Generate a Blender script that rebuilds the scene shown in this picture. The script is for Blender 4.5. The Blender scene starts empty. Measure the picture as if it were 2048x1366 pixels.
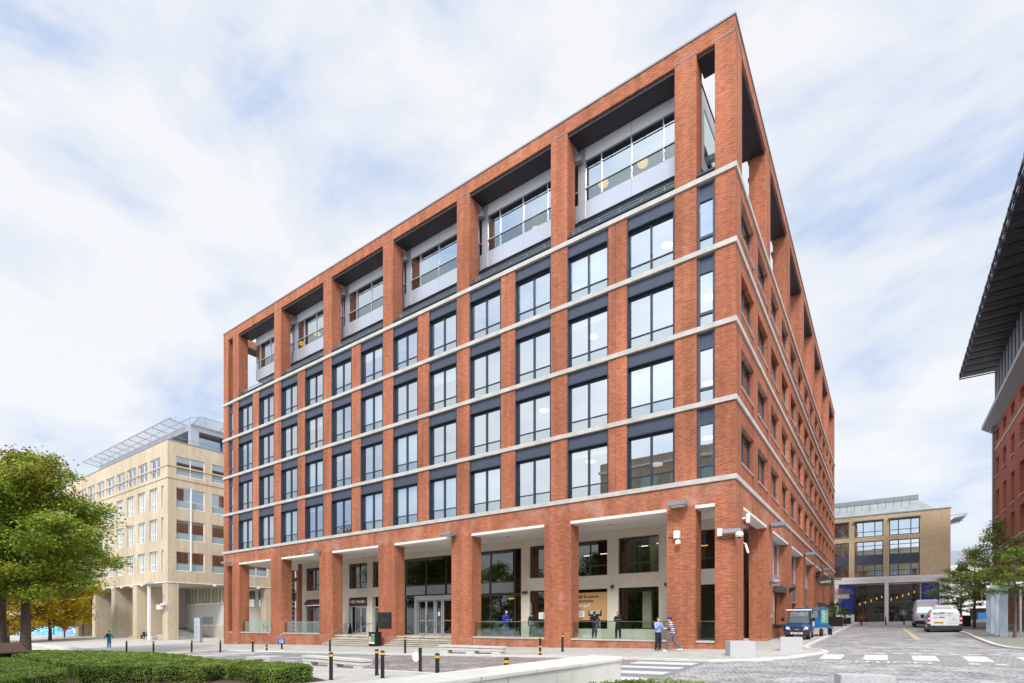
import bpy, bmesh, math, random
import numpy as np
from mathutils import Vector, Matrix
random.seed(7); RNG = np.random.default_rng(7)
S = bpy.context.scene
COL = S.collection
# ------------------------------------------------------------------ camera
EYE = (6.29, -28.6, 1.45)
cam = bpy.data.cameras.new('camera'); camo = bpy.data.objects.new('camera', cam); COL.objects.link(camo)
camo.location = EYE; camo.rotation_euler = (math.radians(90), 0, math.asin(0.5779))
cam.lens = 1057/2048*36; cam.sensor_width = 36; cam.shift_y = (1245-683)/2048; cam.clip_end = 3000; cam.clip_start = .1
S.camera = camo
S.view_settings.view_transform = 'Standard'; S.view_settings.look = 'None'
S.view_settings.exposure = .78; S.view_settings.gamma = 1
# ------------------------------------------------------------------ sun + sky
SUN_EL, SUN_AZ = math.radians(43), math.radians(152)      # azimuth clockwise from +Y
sd = Vector((math.sin(SUN_AZ)*math.cos(SUN_EL), math.cos(SUN_AZ)*math.cos(SUN_EL), math.sin(SUN_EL)))
sl = bpy.data.lights.new('sun', 'SUN'); sl.energy = 1.5; sl.angle = math.radians(11); sl.color = (1, .96, .9)
so = bpy.data.objects.new('sun', sl); COL.objects.link(so); so.rotation_euler = sd.to_track_quat('Z', 'Y').to_euler()
W = bpy.data.worlds.new('World'); S.world = W; W.use_nodes = True
nt = W.node_tree; nt.nodes.clear()
def N(t, typ, **k):
    n = t.nodes.new(typ)
    for a, b in k.items(): setattr(n, a, b)
    return n
L = nt.links.new
out = N(nt, 'ShaderNodeOutputWorld'); sky = N(nt, 'ShaderNodeTexSky', sky_type='NISHITA', sun_disc=False)
sky.sun_elevation = SUN_EL; sky.sun_rotation = SUN_AZ; sky.air_density = 1.2; sky.dust_density = 1.5
bsky = N(nt, 'ShaderNodeBackground'); bsky.inputs[1].default_value = .10; L(sky.outputs[0], bsky.inputs[0])
tc = N(nt, 'ShaderNodeTexCoord')
mp = N(nt, 'ShaderNodeMapping'); mp.inputs['Rotation'].default_value = (math.radians(25), math.radians(-20), math.radians(10)); mp.inputs['Scale'].default_value = (1.0, 1.5, 2.4); mp.inputs['Location'].default_value = (3.3, 1.2, .4)
L(tc.outputs['Generated'], mp.inputs[0]); sep = None
n1 = N(nt, 'ShaderNodeTexNoise'); n1.inputs['Scale'].default_value = 2.7; n1.inputs['Detail'].default_value = 9; n1.inputs['Roughness'].default_value = .56; n1.inputs['Distortion'].default_value = .25; L(mp.outputs[0], n1.inputs['Vector'])
r1 = N(nt, 'ShaderNodeValToRGB'); r1.color_ramp.elements[0].position = .37; r1.color_ramp.elements[0].color = (.345, .415, .555, 1)
r1.color_ramp.elements[1].position = .58; r1.color_ramp.elements[1].color = (.575, .58, .59, 1)
e = r1.color_ramp.elements.new(.46); e.color = (.48, .515, .575, 1)
L(n1.outputs[0], r1.inputs[0])
# sky brighter round the veiled sun
nrm = N(nt, 'ShaderNodeVectorMath', operation='DOT_PRODUCT'); L(tc.outputs['Generated'], nrm.inputs[0]); nrm.inputs[1].default_value = tuple(sd)
mr = N(nt, 'ShaderNodeMapRange'); L(nrm.outputs['Value'], mr.inputs[0]); mr.inputs[1].default_value = .1; mr.inputs[2].default_value = 1; mr.inputs[3].default_value = .98; mr.inputs[4].default_value = 2.4
bcl = N(nt, 'ShaderNodeBackground'); L(r1.outputs[0], bcl.inputs[0]); L(mr.outputs[0], bcl.inputs[1])
mx = N(nt, 'ShaderNodeMixShader'); mx.inputs[0].default_value = .93; L(bsky.outputs[0], mx.inputs[1]); L(bcl.outputs[0], mx.inputs[2]); L(mx.outputs[0], out.inputs[0])

# ------------------------------------------------------------------ materials
def mat(name, col=(.5, .5, .5), rough=.7, metal=0, spec=.5, noise=0, nscale=3, bump=0, emit=None, estr=0, col2=None, alpha=1):
    m = bpy.data.materials.new(name); m.use_nodes = True; t = m.node_tree; b = t.nodes['Principled BSDF']
    b.inputs['Base Color'].default_value = (*col, 1); b.inputs['Roughness'].default_value = rough; b.inputs['Metallic'].default_value = metal
    b.inputs['Specular IOR Level'].default_value = spec
    if noise or bump or col2:
        c = N(t, 'ShaderNodeTexCoord'); n = N(t, 'ShaderNodeTexNoise'); n.inputs['Scale'].default_value = nscale; n.inputs['Detail'].default_value = 6; n.inputs['Roughness'].default_value = .6
        t.links.new(c.outputs['Object'], n.inputs['Vector'])
        if noise or col2:
            r = N(t, 'ShaderNodeMapRange'); t.links.new(n.outputs[0], r.inputs[0]); r.inputs[1].default_value = .3; r.inputs[2].default_value = .7
            mi = N(t, 'ShaderNodeMix', data_type='RGBA'); t.links.new(r.outputs[0], mi.inputs[0])
            mi.inputs[6].default_value = (*[v*(1-noise) for v in col], 1)
            mi.inputs[7].default_value = (*(col2 or [min(1, v*(1+noise)) for v in col]), 1)
            t.links.new(mi.outputs[2], b.inputs['Base Color'])
        if bump:
            bp = N(t, 'ShaderNodeBump'); bp.inputs['Strength'].default_value = bump; bp.inputs['Distance'].default_value = .02
            n2 = N(t, 'ShaderNodeTexNoise'); n2.inputs['Scale'].default_value = nscale*6; t.links.new(c.outputs['Object'], n2.inputs['Vector'])
            t.links.new(n2.outputs[0], bp.inputs['Height']); t.links.new(bp.outputs[0], b.inputs['Normal'])
    if emit: b.inputs['Emission Color'].default_value = (*emit, 1); b.inputs['Emission Strength'].default_value = estr
    return m
def brickmat(name, c1, c2, mortar, bw=.225, bh=.075, ms=.012, stain=.25, pale=(.62, .40, .33), palecov=.60, horiz=False, bump=.4, big=.12, rough=.85, band=None, streak=0):
    m = bpy.data.materials.new(name); m.use_nodes = True; t = m.node_tree; b = t.nodes['Principled BSDF']; l = t.links.new
    g = N(t, 'ShaderNodeNewGeometry'); s = N(t, 'ShaderNodeSeparateXYZ'); l(g.outputs['Position'], s.inputs[0]); cb = N(t, 'ShaderNodeCombineXYZ')
    if horiz: l(s.outputs[0], cb.inputs[0]); l(s.outputs[1], cb.inputs[1])
    else:
        a = N(t, 'ShaderNodeMath', operation='ADD'); l(s.outputs[0], a.inputs[0]); l(s.outputs[1], a.inputs[1]); l(a.outputs[0], cb.inputs[0]); l(s.outputs[2], cb.inputs[1])
    br = N(t, 'ShaderNodeTexBrick'); l(cb.outputs[0], br.inputs['Vector']); br.inputs['Scale'].default_value = 1
    br.inputs['Brick Width'].default_value = bw; br.inputs['Row Height'].default_value = bh; br.inputs['Mortar Size'].default_value = ms; br.inputs['Mortar Smooth'].default_value = .3
    br.inputs['Color1'].default_value = (*c1, 1); br.inputs['Color2'].default_value = (*c2, 1); br.inputs['Mortar'].default_value = (*mortar, 1); br.inputs['Bias'].default_value = 0
    n = N(t, 'ShaderNodeTexNoise'); n.inputs['Scale'].default_value = big; n.inputs['Detail'].default_value = 8; n.inputs['Roughness'].default_value = .62; l(g.outputs['Position'], n.inputs['Vector'])
    r = N(t, 'ShaderNodeMapRange'); l(n.outputs[0], r.inputs[0]); r.inputs[1].default_value = .3; r.inputs[2].default_value = .7; r.inputs[3].default_value = 1-stain; r.inputs[4].default_value = 1+stain
    # row by row streaks so that the coursing reads from far away
    ns = N(t, 'ShaderNodeTexNoise'); ns.inputs['Scale'].default_value = 1; ns.inputs['Detail'].default_value = 3
    mp_ = N(t, 'ShaderNodeMapping'); l(cb.outputs[0], mp_.inputs[0]); mp_.inputs['Scale'].default_value = (2.6, .6/bh, 1); l(mp_.outputs[0], ns.inputs['Vector'])
    r2 = N(t, 'ShaderNodeMapRange'); l(ns.outputs[0], r2.inputs[0]); r2.inputs[1].default_value = .3; r2.inputs[2].default_value = .7; r2.inputs[3].default_value = 1-stain*.75; r2.inputs[4].default_value = 1+stain*.75
    mm = N(t, 'ShaderNodeMath', operation='MULTIPLY'); l(r.outputs[0], mm.inputs[0]); l(r2.outputs[0], mm.inputs[1])
    vm = N(t, 'ShaderNodeVectorMath', operation='SCALE'); l(br.outputs[0], vm.inputs[0]); l(mm.outputs[0], vm.inputs['Scale'])
    n3 = N(t, 'ShaderNodeTexNoise'); n3.inputs['Scale'].default_value = .55; n3.inputs['Detail'].default_value = 9; n3.inputs['Roughness'].default_value = .7; l(g.outputs['Position'], n3.inputs['Vector'])
    r3 = N(t, 'ShaderNodeMapRange'); l(n3.outputs[0], r3.inputs[0]); r3.inputs[1].default_value = palecov; r3.inputs[2].default_value = palecov+.16; r3.inputs[4].default_value = .55
    pf = r3.outputs[0]
    if band:      # lime bloom: more of it on the beam over the arcade and on the plinths
        for z0, z1, k_ in band:
            q = N(t, 'ShaderNodeMath', operation='COMPARE'); l(s.outputs[2], q.inputs[0]); q.inputs[1].default_value = (z0+z1)/2; q.inputs[2].default_value = (z1-z0)/2
            r5 = N(t, 'ShaderNodeMapRange'); l(n3.outputs[0], r5.inputs[0]); r5.inputs[1].default_value = .47; r5.inputs[2].default_value = .66; r5.inputs[4].default_value = k_
            m5 = N(t, 'ShaderNodeMath', operation='MULTIPLY'); l(q.outputs[0], m5.inputs[0]); l(r5.outputs[0], m5.inputs[1]); m6 = N(t, 'ShaderNodeMath', operation='MAXIMUM'); l(pf, m6.inputs[0]); l(m5.outputs[0], m6.inputs[1]); pf = m6.outputs[0]
    vsrc = vm.outputs[0]
    if streak:    # rain streaks running down the wall
        mq = N(t, 'ShaderNodeMapping'); l(cb.outputs[0], mq.inputs[0]); mq.inputs['Scale'].default_value = (1.7, .10, 1); nq = N(t, 'ShaderNodeTexNoise'); nq.inputs['Scale'].default_value = 1; nq.inputs['Detail'].default_value = 5; l(mq.outputs[0], nq.inputs['Vector'])
        rq = N(t, 'ShaderNodeMapRange'); l(nq.outputs[0], rq.inputs[0]); rq.inputs[1].default_value = .35; rq.inputs[2].default_value = .62; rq.inputs[3].default_value = 1-streak; rq.inputs[4].default_value = 1.06
        vq = N(t, 'ShaderNodeVectorMath', operation='SCALE'); l(vm.outputs[0], vq.inputs[0]); l(rq.outputs[0], vq.inputs['Scale']); vsrc = vq.outputs[0]
    mi = N(t, 'ShaderNodeMix', data_type='RGBA'); l(pf, mi.inputs[0]); l(vsrc, mi.inputs[6]); mi.inputs[7].default_value = (*pale, 1)
    l(mi.outputs[2], b.inputs['Base Color']); b.inputs['Roughness'].default_value = rough; b.inputs['Specular IOR Level'].default_value = .25
    if bump:
        bp = N(t, 'ShaderNodeBump'); bp.inputs['Strength'].default_value = bump; bp.inputs['Distance'].default_value = .01; bp.invert = True
        l(br.outputs['Fac'], bp.inputs['Height']); l(bp.outputs[0], b.inputs['Normal'])
    return m
def settmat(name, c1, c2, joint):
    """rough granite setts: uneven cells in rows, dark joints that come and go, worn light tops"""
    m = bpy.data.materials.new(name); m.use_nodes = True; t = m.node_tree; b = t.nodes['Principled BSDF']; l = t.links.new
    g_ = N(t, 'ShaderNodeNewGeometry'); mp_ = N(t, 'ShaderNodeMapping'); mp_.inputs['Rotation'].default_value = (0, 0, .62); mp_.inputs['Scale'].default_value = (4.2, 8.0, 1); l(g_.outputs['Position'], mp_.inputs[0])
    nz = N(t, 'ShaderNodeTexNoise'); nz.inputs['Scale'].default_value = 1.6; l(g_.outputs['Position'], nz.inputs['Vector']); mx_ = N(t, 'ShaderNodeMix', data_type='RGBA', blend_type='ADD'); mx_.inputs[0].default_value = .5; l(mp_.outputs[0], mx_.inputs[6]); l(nz.outputs['Color'], mx_.inputs[7])
    v = N(t, 'ShaderNodeTexVoronoi', voronoi_dimensions='2D'); v.inputs['Scale'].default_value = 1; v.inputs['Randomness'].default_value = .45; l(mx_.outputs[2], v.inputs['Vector'])
    e_ = N(t, 'ShaderNodeTexVoronoi', voronoi_dimensions='2D', feature='DISTANCE_TO_EDGE'); e_.inputs['Scale'].default_value = 1; e_.inputs['Randomness'].default_value = .45; l(mx_.outputs[2], e_.inputs['Vector'])
    sp_ = N(t, 'ShaderNodeSeparateColor'); l(v.outputs['Color'], sp_.inputs[0]); cm_ = N(t, 'ShaderNodeMix', data_type='RGBA'); l(sp_.outputs[0], cm_.inputs[0]); cm_.inputs[6].default_value = (*c2, 1); cm_.inputs[7].default_value = (*c1, 1)
    n_ = N(t, 'ShaderNodeTexNoise'); n_.inputs['Scale'].default_value = .9; n_.inputs['Detail'].default_value = 8; n_.inputs['Roughness'].default_value = .65; l(g_.outputs['Position'], n_.inputs['Vector'])
    th = N(t, 'ShaderNodeMapRange'); l(n_.outputs[0], th.inputs[0]); th.inputs[1].default_value = .35; th.inputs[2].default_value = .65; th.inputs[3].default_value = .08; th.inputs[4].default_value = .34
    dv = N(t, 'ShaderNodeMath', operation='DIVIDE', use_clamp=True); l(e_.outputs['Distance'], dv.inputs[0]); l(th.outputs[0], dv.inputs[1])
    jm = N(t, 'ShaderNodeMix', data_type='RGBA'); l(dv.outputs[0], jm.inputs[0]); jm.inputs[6].default_value = (*joint, 1); l(cm_.outputs[2], jm.inputs[7])
    r_ = N(t, 'ShaderNodeMapRange'); l(n_.outputs[0], r_.inputs[0]); r_.inputs[1].default_value = .3; r_.inputs[2].default_value = .7; r_.inputs[3].default_value = 1.18; r_.inputs[4].default_value = .85
    sc = N(t, 'ShaderNodeVectorMath', operation='SCALE'); l(jm.outputs[2], sc.inputs[0]); l(r_.outputs[0], sc.inputs['Scale']); l(sc.outputs[0], b.inputs['Base Color']); b.inputs['Roughness'].default_value = .75
    bp = N(t, 'ShaderNodeBump'); bp.inputs['Strength'].default_value = .6; bp.inputs['Distance'].default_value = .015; l(dv.outputs[0], bp.inputs['Height']); l(bp.outputs[0], b.inputs['Normal']); return m
def glassmat(name, refl=.5, tint=(.9, .95, 1), through=(.75, .85, .85), wob=.0):
    m = bpy.data.materials.new(name); m.use_nodes = True; t = m.node_tree; t.nodes.clear(); l = t.links.new
    o = N(t, 'ShaderNodeOutputMaterial'); gl = N(t, 'ShaderNodeBsdfGlossy'); gl.inputs['Roughness'].default_value = .01; gl.inputs['Color'].default_value = (*tint, 1)
    tr = N(t, 'ShaderNodeBsdfTransparent'); tr.inputs[0].default_value = (*through, 1)
    f = N(t, 'ShaderNodeFresnel'); gb = N(t, 'ShaderNodeNewGeometry'); rb_ = N(t, 'ShaderNodeMapRange'); l(gb.outputs['Backfacing'], rb_.inputs[0]); rb_.inputs[3].default_value = 1.5; rb_.inputs[4].default_value = .6667; l(rb_.outputs[0], f.inputs[0]); a = N(t, 'ShaderNodeMath', operation='ADD', use_clamp=True); l(f.outputs[0], a.inputs[0]); a.inputs[1].default_value = refl
    mi = N(t, 'ShaderNodeMixShader'); l(a.outputs[0], mi.inputs[0]); l(tr.outputs[0], mi.inputs[1]); l(gl.outputs[0], mi.inputs[2]); l(mi.outputs[0], o.inputs[0])
    if wob:
        g = N(t, 'ShaderNodeNewGeometry'); n = N(t, 'ShaderNodeTexNoise'); n.inputs['Scale'].default_value = .8; n.inputs['Detail'].default_value = 1; l(g.outputs['Position'], n.inputs['Vector'])
        bp = N(t, 'ShaderNodeBump'); bp.inputs['Strength'].default_value = wob; bp.inputs['Distance'].default_value = .05; l(n.outputs[0], bp.inputs['Height']); l(bp.outputs[0], gl.inputs['Normal'])
    return m
def leafmat(name, cols, trans=.35, scale=.5):
    m = bpy.data.materials.new(name); m.use_nodes = True; t = m.node_tree; t.nodes.clear(); l = t.links.new
    o = N(t, 'ShaderNodeOutputMaterial'); g = N(t, 'ShaderNodeNewGeometry'); n = N(t, 'ShaderNodeTexNoise'); n.inputs['Scale'].default_value = scale; n.inputs['Detail'].default_value = 3; l(g.outputs['Position'], n.inputs['Vector'])
    a = N(t, 'ShaderNodeMath', operation='MULTIPLY_ADD'); l(g.outputs['Random Per Island'], a.inputs[0]); a.inputs[1].default_value = .5; l(n.outputs[0], a.inputs[2])
    r = N(t, 'ShaderNodeMapRange'); l(a.outputs[0], r.inputs[0]); r.inputs[1].default_value = .38; r.inputs[2].default_value = 1.12
    cr = N(t, 'ShaderNodeValToRGB'); l(r.outputs[0], cr.inputs[0]); k = len(cols)
    while len(cr.color_ramp.elements) < k: cr.color_ramp.elements.new(.5)
    for i, c in enumerate(cols): cr.color_ramp.elements[i].position = i/(k-1); cr.color_ramp.elements[i].color = (*c, 1)
    d = N(t, 'ShaderNodeBsdfPrincipled'); d.inputs['Roughness'].default_value = .55; d.inputs['Specular IOR Level'].default_value = .3; l(cr.outputs[0], d.inputs['Base Color'])
    tr = N(t, 'ShaderNodeBsdfTranslucent'); l(cr.outputs[0], tr.inputs[0]); mi = N(t, 'ShaderNodeMixShader'); mi.inputs[0].default_value = trans
    l(d.outputs[0], mi.inputs[1]); l(tr.outputs[0], mi.inputs[2]); l(mi.outputs[0], o.inputs[0]); return m
M = {}
M['brick'] = brickmat('red_brick', (.47, .122, .044), (.30, .066, .026), (.44, .25, .17), stain=.24, palecov=.61, ms=.012, bump=.3, band=((7.68, 8.8, .45), (-1.6, .4, .4)), streak=.22)
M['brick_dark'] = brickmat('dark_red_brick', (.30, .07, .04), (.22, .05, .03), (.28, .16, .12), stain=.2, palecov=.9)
M['brick_far'] = brickmat('red_brick_warm', (.50, .13, .07), (.36, .085, .05), (.40, .22, .17), stain=.2, palecov=.75)
M['buff'] = brickmat('buff_brick', (.575, .47, .325), (.48, .385, .255), (.58, .52, .42), stain=.15, streak=.10, pale=(.66, .58, .44), palecov=.62)
M['buff2'] = brickmat('yellow_stock_brick', (.62, .48, .30), (.50, .37, .215), (.54, .45, .32), stain=.2, pale=(.6, .5, .36), palecov=.66)
M['stone'] = mat('pale_stone', (.52, .50, .47), .8, noise=.16, nscale=1.5, bump=.15)
M['cream'] = mat('cream_concrete', (.66, .61, .52), .8, noise=.08, nscale=.9, bump=.1)
M['soffit'] = mat('white_soffit', (.78, .76, .72), .7, noise=.03, nscale=.6)
M['stair'] = mat('weathered_stone', (.50, .46, .38), .9, noise=.14, nscale=1.2, bump=.2)
M['navy'] = mat('blue_grey_metal', (.060, .075, .115), .45, .2, noise=.12, nscale=1.2)
M['frame'] = mat('dark_window_metal', (.035, .048, .070), .4, .3)
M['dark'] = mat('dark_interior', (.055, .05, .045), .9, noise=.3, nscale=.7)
M['bronze'] = mat('brown_bronze_frame', (.09, .08, .07), .5, .3)
M['soffit_dark'] = mat('dark_soffit_panel', (.05, .045, .055), .5, .3)
M['metal'] = mat('pale_grey_metal_panel', (.46, .49, .55), .30, .4, noise=.04, nscale=.5)
M['panel_skylit'] = mat('sky_sheen_panel', (.80, .84, .92), .28, .25, noise=.03, nscale=.5)  # lighter colour stands in for sky reflected in the upper penthouse panels
M['steelgrey'] = mat('grey_steel', (.28, .30, .33), .5, .3)
M['steel'] = mat('brushed_steel', (.62, .62, .64), .25, 1)
M['black'] = mat('black_paint', (.015, .015, .017), .35, 0)
M['yellow'] = mat('yellow_band', (.85, .42, .02), .5)
M['white'] = mat('white_paint', (.80, .80, .80), .5, noise=.03, nscale=2)
M['interior'] = mat('office_interior', (.20, .20, .19), .9, noise=.15, nscale=.4)
M['int_blind'] = mat('pale_blind', (.70, .72, .74), .9)
M['glass'] = glassmat('window_glass', .48, (.86, .92, .97), (.6, .68, .68), wob=.05)
M['glass_low'] = glassmat('frosted_lower_glass', .42, (.80, .90, .92), (.6, .7, .68), wob=.05)
M['glass_dark'] = glassmat('shop_glass', .07, (.9, .95, .93), (.72, .76, .72))
M['glass_clear'] = glassmat('clear_balustrade_glass', .05, (.9, 1, .97), (.82, .92, .89))
M['glass_mirror'] = glassmat('mirror_glass', .45, (.8, .88, .92), (.35, .4, .42), wob=.03)
M['glass_green'] = glassmat('green_tinted_glass', .18, (.85, .95, .93), (.5, .66, .60))
M['teal'] = mat('blue_grey_spandrel', (.30, .38, .42), .25, 0)
M['lamp'] = mat('warm_lamp', (1, .8, .5), .5, emit=(1, .62, .25), estr=1.6)
M['lampp'] = mat('pale_lamp', (1, .9, .8), .5, emit=(1, .85, .68), estr=.9)
M['orange'] = mat('amber_shade', (1, .6, .15), .5, emit=(1, .45, .06), estr=.75)
M['granite'] = mat('speckled_granite', (.50, .50, .51), .8, col2=(.62, .62, .63), noise=.25, nscale=38)
M['concrete'] = mat('pale_concrete', (.60, .59, .56), .85, noise=.06, nscale=2.5, bump=.1)
M['wallstone'] = mat('white_rendered_stone', (.74, .71, .62), .85, noise=.14, nscale=1.6, bump=.25, col2=(.78, .77, .72))
M['bark'] = mat('bark', (.13, .10, .08), .95, noise=.45, nscale=9, bump=1)
M['hedge_shade'] = mat('foliage_shade_core', (.012, .020, .008), 1, noise=.4, nscale=6)  # near-black colour stands in for the shade inside the hedges
M['asphalt'] = mat('asphalt', (.235, .235, .24), .9, noise=.12, nscale=1.3, bump=.2)
M['paint'] = mat('white_road_paint', (.66, .66, .65), .85, noise=.28, nscale=9, col2=(.76, .76, .75))
M['kerb'] = mat('pale_kerb_stone', (.66, .65, .61), .85, noise=.1, nscale=3)
M['slab'] = brickmat('paving_slabs', (.50, .48, .44), (.44, .42, .385), (.33, .31, .28), .9, .6, .012, stain=.10, pale=(.56, .54, .50), palecov=.58, horiz=True, bump=.15, big=.25)
M['slab_dark'] = brickmat('grey_green_paving', (.30, .30, .27), (.25, .25, .225), (.18, .18, .16), .45, .22, .012, stain=.12, pale=(.33, .33, .30), palecov=.6, horiz=True, bump=.15, big=.3)
M['setts'] = settmat('grey_setts', (.58, .57, .56), (.36, .35, .355), (.06, .06, .06))
M['setts_brown'] = settmat('brown_setts', (.46, .40, .38), (.26, .22, .21), (.06, .05, .05))
M['pavers'] = brickmat('grey_block_paving', (.34, .33, .32), (.29, .285, .28), (.18, .17, .17), .16, .5, .012, stain=.12, pale=(.38, .37, .36), palecov=.65, horiz=True, bump=.2)
M['leaf'] = leafmat('green_leaves', [(.10, .17, .025), (.22, .33, .04), (.36, .45, .06), (.60, .54, .08)])
M['leaf_red'] = leafmat('reddish_leaves', [(.12, .13, .03), (.28, .12, .05), (.40, .12, .06), (.45, .2, .1)])
M['leaf_yellow'] = leafmat('yellow_leaves', [(.20, .20, .02), (.46, .36, .03), (.62, .46, .04), (.55, .33, .04)])
M['leaf_r'] = leafmat('street_tree_leaves', [(.10, .15, .035), (.17, .25, .05), (.26, .34, .07), (.42, .44, .12)])
M['leaf_h'] = leafmat('hedge_leaves', [(.06, .12, .018), (.13, .23, .03), (.26, .36, .06), (.46, .50, .15)], .3, 1.2)
M['leaf_p'] = leafmat('palm_leaves', [(.04, .10, .02), (.10, .20, .03), (.25, .34, .08)])
M['twig'] = mat('pinkish_twigs', (.36, .26, .28), .9)
M['skin'] = mat('skin', (.62, .36, .26), .6)
M['blue'] = mat('blue_vehicle_paint', (.010, .045, .16), .18, spec=.8)
M['sky_blue'] = mat('bright_blue_paint', (.02, .16, .40), .35)
M['green_panel'] = mat('green_panel', (.18, .48, .30), .5, noise=.2, nscale=2)
M['rubber'] = mat('black_rubber', (.02, .02, .022), .8)
M['plastic'] = mat('dark_plastic', (.03, .03, .035), .6)
M['van'] = mat('white_vehicle_paint', (.72, .73, .76), .25, spec=.6)
M['red'] = mat('red_lens', (.45, .01, .015), .3)
M['plate_y'] = mat('yellow_plate', (.85, .50, .03), .5)
M['maroon'] = mat('maroon_board', (.085, .004, .010), .5)
M['tan'] = mat('tan_poster', (.56, .33, .13), .7)
M['greensign'] = mat('dark_green_board', (.012, .055, .05), .5)
M['pinktext'] = mat('salmon_letters', (.85, .40, .33), .6)
M['roofmetal'] = mat('grey_green_roof_metal', (.31, .345, .345), .5, .2, noise=.15, nscale=1)
M['mural'] = mat('night_blue_mural', (.008, .015, .14), .5, col2=(.015, .045, .32), noise=.3, nscale=.8)
M['hoard'] = mat('blue_hoarding', (.05, .32, .55), .5, col2=(.25, .60, .75), noise=.2, nscale=1.5)
M['shopyellow'] = mat('yellow_shopfront', (.75, .48, .06), .6)
M['redpaint'] = mat('red_paint', (.6, .02, .03), .5)
M['navyblue'] = mat('navy_paint', (.01, .03, .15), .5)
M['woodbox'] = mat('brown_timber', (.10, .06, .045), .9, noise=.3, nscale=8)

# ------------------------------------------------------------------ ground height
def g(x, y):
    x = max(-72, min(25, x)); y = max(-50, min(72, y))
    return .018*x+(.03*y if y < 0 else .021*y)
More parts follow.
